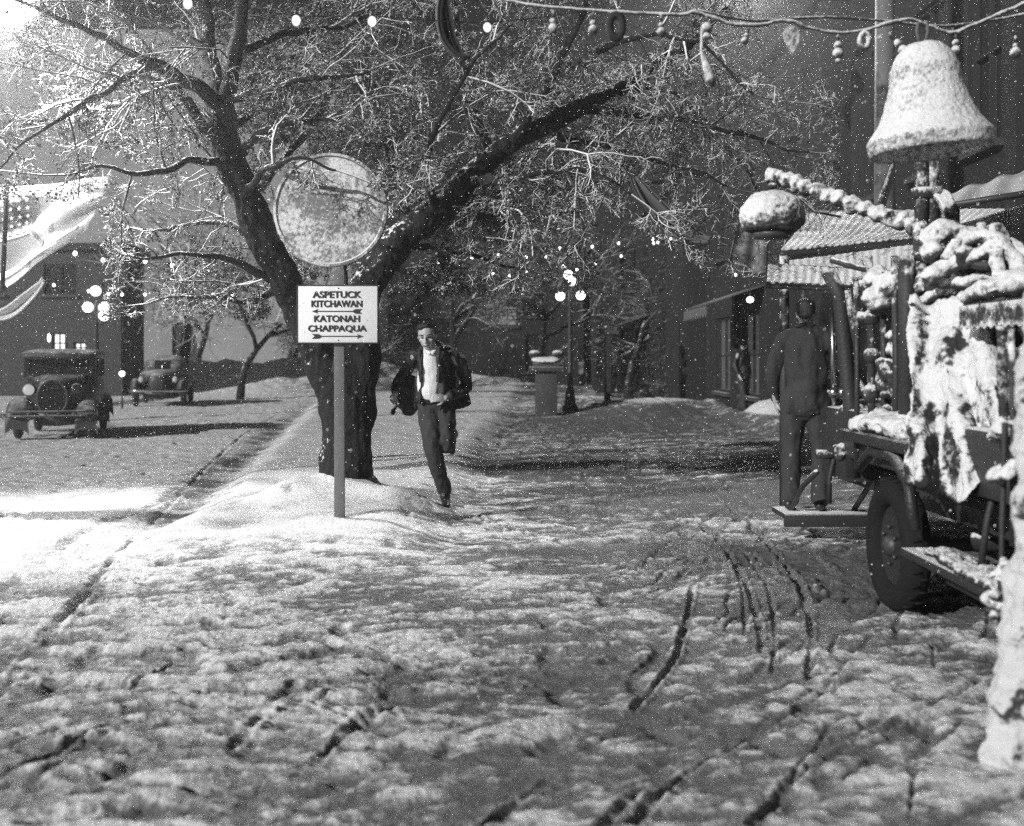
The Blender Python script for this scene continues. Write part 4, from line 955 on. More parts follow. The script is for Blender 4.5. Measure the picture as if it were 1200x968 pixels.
def face_bits(T, mt, par, s=1.0):
    for x in (-1, 1):
        m = MB(); m.ball(T(x * .030, .0765, .006), (.013 * s, .007 * s, .0065 * s), 10, 6, mt); m.build('eye', 'hair', par)
        m = MB(); m.tube([T(x * .014, .089, .026), T(x * .032, .086, .034), T(x * .052, .070, .028)], [.004 * s, .0055 * s, .003 * s], 6); m.build('eyebrow', 'hair', par)
    m = MB(); m.tube([T(-.024, .088, -.062), T(0, .0965, -.0615), T(.024, .088, -.062)], [.002 * s, .004 * s, .002 * s], 6); m.build('mouth', 'hair', par)
def scarf_lapel(T): pass

# --- the running man
gz = H(P(522, 600, 10.8).x, 10.8)
off = Vector((0, 0, gz - (P(0, 601.5, 10.8).z)))
def J(px, py, dy=0): return P(px, py, 10.8 + dy) + off
man = thing('person', 'man running towards the camera in an open dark coat over a white shirt', 'person', (P(522, 600, 10.8).x, 10.8, gz))
M0 = man.location.copy()
def mbuild(m, name, mat, par=None, **k): local(m, M0); return m.build(name, mat, par or man, **k)
neck = J(505, 418, -.10); hc = J(500.5, 403, -.17)
b = MB(); T, mt = head(b, hc, Vector((-.10, -1, -.30)), Vector((-.10, -.25, 1)), 1.12)
limbtube(b, [J(506, 426, -.04), neck, J(501, 410, -.13)], [.075, .062, .06])
limbtube(b, [J(508, 428, -.04), J(509, 450, 0), J(510, 476, .03)], [.12, .125, .12], 16, .62)
shR, elR, wrR = J(485, 426, -.06), J(470, 452, .10), J(463, 472, -.12)
shL, elL, wrL = J(531, 424, -.06), J(546, 462, .12), J(522, 476, -.20)
limbtube(b, [shR, elR, wrR], [.05, .04, .03]); limbtube(b, [shL, elL, wrL], [.05, .04, .03])
hand(b, wrR, Vector((-.25, -.55, -.6)), Vector((.6, -.4, .2)), 1.05, .7, 1)
hand(b, wrL, Vector((-.85, -.5, .05)), Vector((-.1, .9, -.2)), 1.05, .8, -1)
hipR, knR, anR = J(501, 482, .02), J(508, 538, -.16), J(521, 588, .02)
hipL, knL, anL = J(520, 482, .02), J(523, 530, -.12), J(528, 516, .36)
limbtube(b, [hipR, knR, anR], [.080, .055, .042]); limbtube(b, [hipL, knL, anL], [.078, .052, .040])
body = mbuild(b, 'body', 'skin', voxel=.0075, sm=1)
Tl = lambda x, y, z: T(x * 1.0, y, z) - M0
face_bits(lambda x, y, z: T(x, y, z) - M0, mt, man, 1.1)
# short dark combed hair
h = MB()
h.ball(T(0, -.024, .052), (.088, .104, .082), 20, 14, mt)
h.ball(T(.01, .030, .102), (.068, .050, .030), 14, 8, mt); h.ball(T(.03, .045, .095), (.045, .040, .026), 12, 8, mt)
for x in (-1, 1): h.ball(T(x * .076, -.005, .03), (.012, .03, .04), 10, 8, mt)
h.rough(.006, 30); mbuild(h, 'hair', 'hair', voxel=.008)
# shirt front
s = MB(); limbtube(s, [J(504, 421, -.12), J(505, 440, -.09), J(504, 466, -.06)], [.075, .125, .125], 18, .8)
for x in (-1, 1): s.tube([J(505 + x * 1.0, 424, -.215), J(505 + x * 6.0, 419, -.17), J(505 + x * 8.5, 415, -.08)], [.014, .018, .012], 8)
s.rough(.010, 9, 3); mbuild(s, 'shirt', 'shirt', voxel=.010, sm=1)
m = MB(); limbtube(m, [J(505, 466, -.02), J(506, 471, -.02)], [.138, .138], 18, .78); mbuild(m, 'belt', 'shoe', voxel=.012)
# trousers: both legs in one garment
t = MB(); limbtube(t, [J(507, 468, .02), J(510, 486, .03)], [.140, .145], 18, .8)
limbtube(t, [hipR, J(504, 508, -.08), knR, J(515, 565, -.07), J(520.5, 583, 0)], [.112, .104, .082, .076, .072])
limbtube(t, [hipL, J(523, 508, -.06), knL, J(526, 524, .12), J(528, 518, .30)], [.108, .098, .078, .072, .070])
mbuild(t, 'trousers', 'trouser', voxel=.011, sm=1, disp=[(.014, 10, .5), (.01, 24, .5)])
# shoes
def shoe(ank, heel, toe):
    m = MB(); limbtube(m, [ank, heel.lerp(ank, .45)], [.05, .05]); limbtube(m, [heel, heel.lerp(toe, .5), toe], [.042, .046, .034], 12, .75)
    mbuild(m, 'shoe', 'shoe', voxel=.009)
fb = J(522.5, 598, .03); shoe(anR, fb + Vector((0, .04, .005)), fb + Vector((.015, -.17, -.02)))
shoe(anL, anL + Vector((0, .06, .0)), anL + Vector((.01, .10, -.20)))
# open coat: back, sleeves, two flapping fronts and tails
c = MB()
limbtube(c, [J(487, 425, -.02), J(508, 421, .02), J(530, 423, -.02)], [.068, .085, .068], 16, .9)
limbtube(c, [J(509, 424, .08), J(511, 448, .11), J(514, 478, .12), J(518, 500, .14)], [.15, .15, .155, .13], 18, .5)
limbtube(c, [shR, elR, J(464, 468, -.07)], [.068, .060, .050]); limbtube(c, [shL, J(541, 442, .04), elL, J(527, 474, -.15)], [.068, .062, .058, .048])
# fronts
c.sheet(lambda u, v: J(486 + 7 * u + (1 + 2 * math.sin(v * 3)) * u * 0 + 4 * math.sin(v * 2.5) * (1 - u), 421 + 62 * v, -.03 - .14 * u + .02 * math.sin(u * 9 + v * 5)), 12, 20, .022)
c.sheet(lambda u, v: J(516 + 19 * u - 2.5 * math.sin(v * 3) * (1 - u), 420 + 70 * v, -.17 + .14 * u * u + .02 * math.sin(u * 9 + v * 4)), 14, 20, .022)
# right tail blown out to the side, left tail and elbow flap
c.sheet(lambda u, v: J(497 - 33 * u * (.5 + .6 * v), 450 + 20 * v + 20 * u * v + 7 * v * math.sin(u * 7), -.02 + .10 * u + .04 * math.sin(u * 10 + v * 4)), 26, 18, .03)
c.sheet(lambda u, v: J(519 + 26 * u + 8 * v * u, 462 + 16 * v + 6 * u * v + 18 * v * (1 - u), .06 + .08 * u + .03 * math.sin(u * 9)), 20, 14, .03)
c.ball(J(473, 472, .02), (.10, .08, .14), 14, 10); c.ball(J(480, 484, .04), (.09, .07, .10), 12, 8); c.ball(J(468, 458, .04), (.08, .07, .10), 12, 8)
c.rough(.016, 9, 4); mbuild(c, 'coat', 'coat', voxel=.011, sm=1, disp=[(.028, 8, .5), (.016, 20, .5)])
# lapel / scarf
l = MB()
l.sheet(lambda u, v: J(488 + 6 * u + 3 * v, 418 + 40 * v, -.16 - .03 * math.sin(u * 3) + .03 * v), 6, 14, .02)
l.sheet(lambda u, v: J(511 + 6 * u + 2 * v * 0, 415 + 42 * v, -.215 - .03 * math.sin(u * 3) + .02 * v), 6, 14, .02)
limbtube(l, [J(495, 418, -.10), J(505, 415, .0), J(516, 417, -.10)], [.035, .045, .035])
l.rough(.006, 12); mbuild(l, 'lapels', 'coat', voxel=.009)

# --- men seen from behind: one riding the truck step, one far off by the shops
def standing(label, x, y, z, hgt, rz, coat, cap, lean=.0, arms='down', group=None, stride=0.0):
    k = hgt / 1.78; root = thing('person', label, 'person', (x, y, z), rz)
    V = lambda a, b_, c_: Vector((a * k, b_ * k + lean * c_, c_ * k))
    b = MB(); T, mt = head(b, V(0, -.03, 1.64), Vector((.15, -1, -.12)), Vector((0, -.1, 1)), k)
    limbtube(b, [V(0, 0, 1.40), V(0, -.01, 1.50), V(0, -.02, 1.58)], [.07 * k, .058 * k, .055 * k])
    limbtube(b, [V(0, 0, 1.38), V(0, .01, 1.15), V(0, 0, .95)], [.14 * k, .13 * k, .14 * k], 16, .62, ends=False)
    if arms == 'rail': AR = [[V(-.20, 0, 1.40), V(-.28, -.16, 1.20), V(-.20, -.38, 1.16)], [V(.20, 0, 1.40), V(.27, .03, 1.14), V(.25, -.06, .90)]]
    else: AR = [[V(-.20, 0, 1.40), V(-.26, .03, 1.14), V(-.25, -.08, .90)], [V(.20, 0, 1.40), V(.26, .03, 1.14), V(.25, -.06, .90)]]
    for s_, a in zip((1, -1), AR):
        limbtube(b, a, [.055 * k, .045 * k, .032 * k]); hand(b, a[2], a[2] - a[1] + Vector((0, -.05, -.05)), Vector((s_ * .8, -.3, 0)), k, .9 if arms == 'rail' else .4, s_)
    LG = [[V(-.10, 0, .93), V(-.12, -.03 - stride * .5, .50), V(-.12, .03 - stride, .09)], [V(.10, 0, .93), V(.12, -.03, .50), V(.13, .03 + stride, .09)]]
    for a in LG: limbtube(b, a, [.085 * k, .055 * k, .042 * k])
    b.build('body', 'skin', root, voxel=.008)
    face_bits(T, mt, root, k)
    t = MB(); limbtube(t, [V(0, 0, 1.0), V(0, .01, .9)], [.16 * k, .165 * k], 16, .8)
    for a in LG: limbtube(t, [a[0], a[0].lerp(a[1], .5), a[1], a[1].lerp(a[2], .55), a[2] + Vector((0, 0, .0))], [.108 * k, .10 * k, .08 * k, .078 * k, .078 * k])
    t.build('trousers', 'trouser', root, voxel=.011, sm=1, disp=[(.014, 9, .4), (.008, 24, .5)])
    c = MB(); limbtube(c, [V(-.17, 0, 1.42), V(0, .0, 1.47), V(.17, 0, 1.42)], [.068 * k, .078 * k, .068 * k], 16, .9)
    limbtube(c, [V(0, 0, 1.40), V(0, .01, 1.18), V(0, .01, 1.0), V(0, .015, .80)], [.175 * k, .168 * k, .162 * k, .185 * k], 20, .66, up=Vector((1, 0, 0)), ends=False); c.ball(V(0, .005, 1.42), (.15, .105, .10), 16, 10); c.ball(V(0, .03, 1.47), (.08, .075, .06), 14, 8)
    for a in AR: limbtube(c, [a[0], a[1], a[1].lerp(a[2], .85)], [.070 * k, .060 * k, .048 * k])
    limbtube(c, [V(-.05, -.03, 1.50), V(0, .03, 1.52), V(.05, -.03, 1.50)], [.05 * k, .05 * k, .05 * k])
    c.build('coat', coat, root, voxel=.011, sm=1, disp=[(.024, 9, .3), (.014, 20, .4)])
    m = MB(); m.tube([V(.075 * math.cos(a_), -.005 + .075 * math.sin(a_), 1.535 + .012 * math.sin(a_)) for a_ in [6.2832 * i / 20 for i in range(21)]], .016 * k, 8, False); m.build('collar', coat, root)
    m = MB(); m.tube([V(0, .118, 1.0), V(0, .135, .80)], .004, 5); m.build('coat_vent', 'hair', root)
    for a in LG:
        m = MB(); f = a[2] - Vector((0, 0, .045)); limbtube(m, [f + Vector((0, .05, 0)), f + Vector((0, -.06, 0)), f + Vector((.01, -.18, -.012))], [.044, .046, .034], 12, .85); limbtube(m, [a[2], f], [.05, .05]); m.build('shoe', 'shoe', root, voxel=.01)
    if cap:
        m = MB(); m.lathe([(.001, .155), (.07, .15), (.105, .11), (.112, .06), (.108, .035), (.001, .035)], 24, Matrix.Translation(V(0, -.02, 1.60))); m.ball(V(.01, -.13, 1.655), (.075, .06, .012), 14, 6); m.build('cap', 'hair', root)
    else:
        m = MB(); m.ball(V(0, .012, 1.690), (.083 * k, .098 * k, .086 * k), 18, 12); m.ball(V(0, .055, 1.655), (.068 * k, .045 * k, .062 * k), 14, 10); m.rough(.006, 25); m.build('hair', 'hair', root, voxel=.009)
    return root
sp = P(943, 595, 9.15)
standing('man in dark jacket riding the rear step of the snowy truck with his back turned', sp.x, 9.12, .262, 1.74, R(160), 'coat2', False, arms='rail')
fp = P(870, 475, 27); standing('distant man in a long dark coat walking along the pavement by the shops', fp.x, 27, H(fp.x, 27) + .0, 1.72, R(40), 'coat', True, stride=.16)
# ------------------------------------------------------------------ hanging decorations
BY = 6.0
bc = P(1081, 50, BY); tilt = Matrix.Rotation(R(-4.5), 4, 'Y')
bell = thing('bell', 'big snow crusted festive bell hanging from the garland at upper right', 'bell', bc)
u = BY / F
prof = [(2, 0), (14, -1), (24, -6), (32, -16), (37, -26), (38, -29), (39.5, -31), (41, -45), (45, -62), (51, -80), (58, -95), (65, -104), (70, -111), (71, -114), (69, -128), (64, -128), (61, -114), (50, -97), (38, -75), (26, -48), (12, -30), (2, -28)]
pr = smooth_path(prof, 3)
m = MB(); m.lathe([(p[0] * u, p[1] * u) for p in pr], 64, tilt, close=True); M['bell'] = snowy('snow_crusted_bell', .10, -1.0, .3, 9, patch=.9, snow=.64, fine=50, bd=.02, speck=1.4, sscale=50)
m.build('bell_body', 'bell', bell, voxel=.009, disp=[(.004, 9, 1), (.004, 34, 1)])
m = MB(); m.lathe([(70.5 * u, -112 * u), (72.5 * u, -113 * u), (71.5 * u, -127 * u), (70 * u, -129 * u)], 64, tilt); M['bellrim'] = snowy('bell_rim', .04, -.3, .35, 22, patch=1.3, snow=.66, fine=60, bd=.01); m.build('rim', 'bellrim', bell, voxel=.008, disp=[(.009, 22, 1)])
m = MB(); m.tube([tilt @ Vector((0, 0, -.05)), tilt @ Vector((0, 0, -.50))], .012, 8); m.ball(tilt @ Vector((0, 0, -.52)), .045, 12, 8); m.build('clapper', 'darkiron', bell)
m = MB()
for s in (-1, 1): m.tube([Vector((s * .012, 0, -.01)), Vector((s * .03, 0, .06)), Vector((s * .022, 0, .118))], .010, 6)
m.build('hanger', 'wood_pole', bell)

def cable(name, label, pts, r, mat, cat='garland', rg=.0, sub=8, group=None):
    pp = smooth_path([tuple(P(*p)) for p in pts], sub); m = MB()
    o0 = Vector(pp[len(pp) // 2]); V = [Vector(p) - o0 for p in pp]
    t = thing(name, label, cat, o0, group=group)
    m.tube(V, [r * (1 + .4 * mnoise.noise(Vector(p) * 9)) if rg else r for p in pp], 8)
    if rg: m.rough(rg, 14)
    m.build('cord', mat, t); return t, o0
g1 = [(560, -12, 6.3), (610, 4, 6.2), (690, 12, 6.1), (790, 17, 6.0), (818, 15, 6), (850, 26, 6), (885, 30, 6), (920, 24, 6), (945, 32, 6), (975, 38, 6), (1005, 37, 6), (1035, 29, 6), (1065, 23, 6), (1090, 30, 6), (1115, 38, 6), (1140, 30, 6), (1175, 15, 6), (1230, -10, 6)]
cable('garland', 'snow crusted garland cord swagged across the top right carrying the bell', g1, .010, 'crust', rg=.007)
cable('garland', 'thinner snowy cord running straight above the bell garland', [(818, 12, 6.3), (880, 24, 6.3), (960, 20, 6.3), (1030, 24, 6.3), (1120, 30, 6.3), (1230, 10, 6.3)], .008, 'crust2', rg=.003)
# ornaments on the garland
def orn(name, label, p, cat='ornament'): return thing(name, label, cat, P(*p))
def lamp_orn(p, label, blobs, tiltx=0):
    t = orn('hanging_lamp', label, p); m = MB(); z = 0; top = 0
    m.tube([Vector((0, 0, 0)), Vector((tiltx * .5, 0, -.04))], .006, 6); m.build('hook', 'crust2', t)
    x, z = tiltx * .5, -.04
    for r in blobs:
        z -= r * .9; x += tiltx; m = MB(); m.ball((x, 0, z), (r, r, r * 1.1), 14, 10); m.rough(.003, 30); m.build('glass_bulb', 'crust', t); z -= r * .9
lamp_orn((982, 40, 6), 'twin ball lamp with pointed tip hanging between the leaf and the ring', (.022, .029, .014))
lamp_orn((1042, 38, 6), 'slanting twin ball lamp hanging left of the bell', (.018, .026), .03)
lamp_orn((1120, 38, 6), 'twin ball lamp hanging just right of the bell', (.020, .026))
lamp_orn((1190, 42, 6), 'round single lamp hanging near the right edge', (.014, .028))
lamp_orn((878, 30, 6), 'blurred small lamp hanging left of the leaf ornament', (.014, .018), -.01)
lamp_orn((828, 18, 5.7), 'long lamp hanging below the garland knot in front of the branches', (.028, .02))
t = orn('leaf_ornament', 'pale leaf shaped ornament hanging from the snowy garland', (927, 30, 6))
m = MB(); o = [(0, .0), (.03, -.01), (.045, -.05), (.04, -.09), (.02, -.125), (.004, -.155), (-.015, -.12), (-.035, -.08), (-.045, -.04), (-.025, -.01)]; m.prism(o, -.012, .012); m.rough(.003, 20); m.build('leaf_shape', 'crust', t, smooth='auto')
for k, (p, lab, r_, mt_) in enumerate((((1013, 36, 6), 'pale oval ring ornament hanging beside the telephone pole', .035, 'crust'), ((722, 14, 5.9), 'dark round ring ornament hanging from the garland before the branches', .05, 'pine'))):
    t = orn('ring_ornament', lab, p); m = MB(); pts = [Vector((r_ * .72 * math.cos(a), 0, -r_ * 1.55 + r_ * 1.2 * math.sin(a))) for a in [2 * math.pi * i / 24 for i in range(25)]]
    m.tube(pts, r_ * .42, 10, False); m.rough(.004, 20); m.build('ring', mt_, t)
# pale glass drop in front of the branches
t = orn('drop_ornament', 'long pale glass drop dangling in front of the right branches', (822, 55, 5.6)); m = MB(); m.tube([Vector((0, 0, .1)), Vector((.0, 0, -.02)), Vector((.02, 0, -.08)), Vector((.045, 0, -.16)), Vector((.06, 0, -.2))], [.004, .008, .018, .028, .012], 10); m.build('drop', 'crust', t)
for p, lab in (((695, 14, 5.4), 'small clear lamp dangling from the garland, second from the dark ring'), ((775, 17, 5.5), 'small clear lamp dangling just right of the dark ring'), ((648, 12, 5.4), 'small clear lamp dangling left of the dark ring')):
    lamp_orn(p, lab, (.015, .022))
# bunting swags (curved cloth crescents) strung across
def crescent(label, cpts, wid, mat, th=.03, name='bunting'):
    """cpts centre line (px,py,Y); a folded cloth swag with depth"""
    pp = smooth_path([tuple(P(*p)) for p in cpts], 10); n = len(pp); o0 = Vector(pp[n // 2]); m = MB(); k = 0
    def fn(u, v):
        i = u * (n - 1); a = min(int(i), n - 2); c = Vector(pp[a]).lerp(Vector(pp[a + 1]), i - a) - o0
        d = (Vector(pp[a + 1]) - Vector(pp[a])).normalized(); w = d.cross(Vector((0, 1, 0))).normalized()
        ww = wid * math.sin(math.pi * (.06 + .9 * u)) ** .7
        return c + w * ww * (v - .5) + Vector((0, .12 * ww / wid * math.sin(v * math.pi) + .015 * math.sin(v * 14), 0))
    m.sheet(fn, 40, 14, th); t = thing(name, label, 'bunting', o0); m.build('cloth', mat, t)
    m = MB(); m.tube([fn(i / 30, 0) for i in range(31)], .012, 6); m.build('hem', 'ironclean', t); return t
crescent('curved cloth swag with a grey face hanging beyond the right branches', [(742, 206, 9.5), (760, 232, 9.5), (785, 258, 9.5), (812, 276, 9.4), (832, 282, 9.4)], .17, 'cloth_dark')
crescent('dark crescent shaped cloth swag hanging at the top centre', [(521, -12, 6.5), (521, 20, 6.5), (528, 48, 6.5), (545, 70, 6.5)], .09, 'pine')
# small arrow shaped pennant hooked on a twig
t = thing('pennant', 'small dark pointed pennant caught on the right hand limb', 'pennant', P(571, 215, 10.2)); m = MB(); m.prism([(-.10, .05), (.03, .1), (.10, .02), (.02, -.04), (.0, -.25), (-.04, -.05)], -.01, .01); m.build('cloth', 'coat', t, smooth='auto')

# large draped flag at the left
FY = 10.5
def flagpt(px, py, dy=0): return P(px, py, FY + dy)
ft = thing('flag', 'large pale star spangled flag draped in a slanting swag at the left edge', 'flag', flagpt(40, 280))
def fl(u, v, y=0):
    a = flagpt(-60 + 190 * u, 226 - 18 * u, .2); 
    lowx = -60 + 158 * u; lowy = 398 - 92 * u ** 1.6
    b_ = flagpt(lowx, lowy - 40, -.1); p = a.lerp(b_, v)
    return p + Vector((0, .05 * math.sin(u * 12 + v * 3) + .03 * math.sin(v * 15 + u * 5) + y, 0)) - ft.location
m = MB(); m.sheet(lambda u, v: fl(u, v), 50, 40, .02); m.build('cloth', 'flagcloth', ft)
m = MB(); m.sheet(lambda u, v: fl(.12 + .42 * u, .04 + .50 * v, -.026), 24, 20, .008); m.build('canton', 'flagmid', ft)
m = MB()
for i in range(9):
    for j in range(6):
        c = Vector(fl(.15 + .36 * i / 8, .09 + .40 * j / 5, -.04)); pts = []
        for k in range(10):
            a = math.pi / 2 + math.pi * k / 5; r_ = .022 if k % 2 == 0 else .010; pts.append((c.x + r_ * math.cos(a), c.z + r_ * math.sin(a)))
        m.prism(pts, c.y - .004, c.y + .004)
m.build('star', 'cloth', ft, smooth=False)
m = MB(); m.sheet(lambda u, v: fl(.38 + .30 * u, .10 + .62 * u + .09 * v, -.03), 20, 4, .01); m.build('stripe', 'cloth_dark', ft)
m = MB(); m.sheet(lambda u, v: fl(.04 + .90 * u, .84 + .07 * v, -.03), 40, 3, .01); m.build('stripe', 'cloth_mid', ft)
t = crescent('lower pale cloth swag hanging beneath the large flag', [(-30, 372, 12), (5, 368, 12), (30, 350, 12), (52, 328, 12)], .16, 'cloth_mid')
m = MB(); m.tube([P(8, 215, 10.2) - ft.location, P(6, 270, 10.2) - ft.location, P(3, 335, 10.2) - ft.location], .022, 8); m.build('staff', 'trim', ft)
m = MB(); m.ball(P(3, 337, 10.2) - ft.location, .035, 10, 8); m.build('finial', 'trim', ft)

# strings of lit bulbs
def lights(label, pts, rb, rope=None, mat='bulb', drop=.05):
    rope = rope or pts; t, o0 = cable('string_light', label, [(x, y - 1 if len(q) == 0 else y - 1, Y) for x, y, Y, *q in rope], .0035, 'ironclean', cat='string light', group=None)
    for x, y, Y in pts:
        c = P(x, y, Y) - o0; m = MB(); m.ball(c, (rb, rb, rb * 1.25), 12, 8); b_ = m.build('bulb', mat, t)
        m = MB(); m.tube([c + Vector((0, 0, rb)), c + Vector((0, 0, rb + .04))], rb * .45, 8); m.build('socket', 'ironclean', b_)
lights('string of small lit bulbs swagged low across the far right street', [(x, y, 30) for x, y in ((513, 308), (553, 302), (584, 299), (617, 301), (640, 301), (656, 291), (694, 289), (725, 285), (765, 280), (771, 284), (786, 280))], .030)
lights('second string of small lit bulbs hanging just below the first one', [(x, y, 32) for x, y in ((578, 321), (597, 323), (617, 318), (660, 312), (676, 316), (698, 309), (728, 300), (766, 285))], .030)
lights('string of small lit bulbs just under the large flag', [(x, y, 24) for x, y in ((88, 297), (121, 305), (170, 306), (202, 311), (243, 316))], .042, [(60, 282, 24), (88, 293, 24), (121, 301, 24), (170, 302, 24), (202, 307, 24), (243, 312, 24), (300, 300, 24)])
lights('lower string of small lit bulbs level with the street lamp globes', [(x, y, 30) for x, y in ((63, 334), (104, 341), (127, 344), (143, 345), (170, 345), (195, 350), (250, 345), (272, 347))], .036)
lights('string of large blurred lit bulbs along the top left', [(220, 4, 5.4), (347, 24, 5.6), (436, 25, 5.8), (571, 32, 6.2)], .021, [(100, -20, 5), (220, 0, 5.4), (347, 19, 5.6), (436, 20, 5.8), (571, 27, 6.2), (700, 12, 6.4)], mat='softbulb')
lights('pair of tiny lit bulbs between the truck boom and the bell', [(992, 209, 22), (1007, 215, 22)], .028, [(960, 196, 22), (992, 206, 22), (1007, 212, 22), (1060, 226, 22)])
lights('row of dim pale bulbs under the shop porch eave', [(862, 322, 20), (872, 323, 20), (880, 322, 20), (897, 315, 20)], .022)

# street lamps with clustered globes
def lamp(label, px, py0, Y, globes, rg, shade=False):
    x = P(px, 0, Y).x; g0 = H(x, Y); t = thing('street_lamp', label, 'street lamp', (x, Y, g0)); top = P(px, py0, Y).z - g0
    m = MB(); m.lathe([(.22, 0), (.22, .12), (.16, .2), (.12, .55), (.08, .7), (.065, 1.2), (.05, top - .3), (.07, top - .25), (.05, top - .1), (.03, top)], 16); m.build('post', 'ironclean', t)
    for gx, gy in globes:
        c = P(gx, gy, Y) - t.location; m = MB(); m.ball(c, rg, 20, 14); g = m.build('globe', 'globe', t)
        m = MB(); m.lathe([(rg * .5, -rg * 1.0), (rg * .35, -rg * 1.35), (.03, -rg * 1.5)], 12, Matrix.Translation(c)); m.build('collar', 'ironclean', g)
        m = MB(); m.tube([c + Vector((0, 0, -rg * 1.3)), Vector((c.x * .4, 0, c.z - rg * 2.2)), Vector((0, 0, min(c.z - rg * 2, top - .15)))], .025, 6); m.build('arm', 'ironclean', t)
lamp('old street lamp with a cluster of lit white globes above the parked cars', 113, 352, 27, ((112, 341), (103, 360), (122, 360), (122, 370)), .125)
lamp('tall street lamp with two bright round globes at the far centre of the street', 668, 338, 30, ((656.5, 347), (680.5, 346), (666, 322), (671, 330)), .125)
t = thing('wall_lamp', 'single small lit lamp hanging under the shop porch', 'lamp', P(879, 352, 22)); m = MB(); m.lathe([(.001, .07), (.05, .06), (.075, .02), (.06, -.03), (.001, -.05)], 16); m.build('globe', 'globe', t); m = MB(); m.tube([(0, 0, .07), (0, 0, .55)], .012, 6); m.build('cord', 'ironclean', t)
t = thing('distant_lamp', 'small bright round lamp between the two parked cars', 'lamp', P(143, 438, 33) ); m = MB(); m.ball((0, 0, 0), .085, 14, 10); m.build('globe', 'globe', t); m = MB(); m.tube([(0, .02, -.08), (0, .02, -t.location.z)], .03, 8); m.build('post', 'ironclean', t)

# ------------------------------------------------------------------ buildings
def bx(m, x0, x1, y0, y1, z0, z1): m.box(((x0 + x1) / 2, (y0 + y1) / 2, (z0 + z1) / 2), (x1 - x0, y1 - y0, z1 - z0))
def front_y(t, mat, x0, x1, y, z1, wins, depth=8, trim='trim', pil=()):
    """building whose street front faces -Y, with recessed window openings"""
    m = MB(); xs = sorted({x0, x1} | {w[0] for w in wins} | {w[1] for w in wins}); zs = sorted({0, z1} | {w[2] for w in wins} | {w[3] for w in wins})
    for i in range(len(xs) - 1):
        for j in range(len(zs) - 1):
            cx, cz = (xs[i] + xs[i + 1]) / 2, (zs[j] + zs[j + 1]) / 2
            if not any(w[0] < cx < w[1] and w[2] < cz < w[3] for w in wins): bx(m, xs[i], xs[i + 1], 0, .25, zs[j], zs[j + 1])
    bx(m, x0, x0 + .25, .251, depth, 0, z1); bx(m, x1 - .25, x1, .251, depth, 0, z1); bx(m, x0 + .251, x1 - .251, depth - .25, depth - .001, 0, z1)
    m.build('wall', mat, t, smooth=False)
    m = MB(); bx(m, x0 - .2, x1 + .2, -.2, depth + .2, z1 + .003, z1 + .25); m.build('roof', 'trim', t, smooth=False)
    for w in wins:
        m = MB(); f = .06
        bx(m, w[0], w[0] + f, .06, .14, w[2], w[3]); bx(m, w[1] - f, w[1], .06, .14, w[2], w[3]); bx(m, w[0] + f, w[1] - f, .06, .14, w[3] - f, w[3]); bx(m, w[0] + f, w[1] - f, .06, .14, w[2], w[2] + f)
        bx(m, (w[0] + w[1]) / 2 - .02, (w[0] + w[1]) / 2 + .02, .07, .13, w[2] + f, w[3] - f); bx(m, w[0] + f, w[1] - f, .075, .125, (w[2] + w[3]) / 2 - .02, (w[2] + w[3]) / 2 + .02)
        fr = m.build('window', trim, t, smooth=False)
        m = MB(); bx(m, w[0] + .01, w[1] - .01, .15, .17, w[2] + .01, w[3] - .01); m.build('pane', w[4] if len(w) > 4 else 'glass', fr, smooth=False)
        m = MB(); bx(m, w[0] - .08, w[1] + .08, -.12, -.002, w[2] - .1, w[2] - .01); m.build('sill', 'stone', fr, smooth=False)
    for p in pil: m = MB(); bx(m, p - .15, p + .15, -.12, -.002, 0, z1); m.build('pilaster', trim, t, smooth=False)
def W(t, px0, px1, py0, py1, Y, mat): a, b_ = P(px0, py1, Y), P(px1, py0, Y); return (a.x - t.location.x, b_.x - t.location.x, a.z - t.location.z, b_.z - t.location.z, mat)
# end of the street
e = thing('house', 'dark house with a faint lit window at the far end of the street', 'house', (-.6, 50, 0))
front_y(e, 'wall', -5, 3.6, 0, 6.5, [W(e, 583, 606, 358, 382, 50, 'windim'), (-3.6, -2.6, 3.4, 5), (1.3, 2.3, 3.4, 5), (-3.5, -2.6, .9, 2.6), (1.2, 2.3, .9, 2.6)], 8)
m = MB(); m.prism([(-5.3, 6.76), (3.9, 6.76), (-.7, 9.6)], -.1, 8.1); m.build('gable_roof', 'trim', e, smooth=False)
e = thing('house', 'tall dark block closing the right far end of the street', 'house', (8.2, 47, 0))
front_y(e, 'wall', -4.6, 6, 0, 9, [(-3.6, -2.5, 4.4, 6.2), (-1.6, -.5, 4.4, 6.2), (1, 2, 4.4, 6.2), (-3.6, -2.3, 1, 2.8)], 9)
# left shop row with lit windows
e = thing('shop', 'hazy dark shop building with two lit windows behind the parked cars', 'shop', (-17.5, 40, 0))
front_y(e, 'wall2', -6, 3.4, 0, 5.4, [W(e, 61, 77, 390, 414, 40, 'winlit'), W(e, 86, 101, 401, 414, 40, 'winlit'), (-4.5, -3.2, 1, 2.8), (-4.5, -3.3, 3.8, 4.9), (-2, -.8, 3.8, 4.9), (.6, 1.8, 3.8, 4.9)], 2.5)
for i, (px, lab) in enumerate(((57.5, 'tiny lit lamp beside the brighter shop window at the left'),)):
    t = thing('wall_lamp', lab, 'lamp', P(px, 396, 39.6)); m = MB(); m.ball((0, 0, 0), (.06, .06, .15), 10, 8); m.build('globe', 'globe', t); m = MB(); m.tube([(0, 0, .1), (0, .39, .15)], .015, 6); m.build('bracket', 'ironclean', t)
e = thing('house', 'tall pale backdrop added in place of lit haze beyond the second parked car', 'house', (-24, 62, 0))
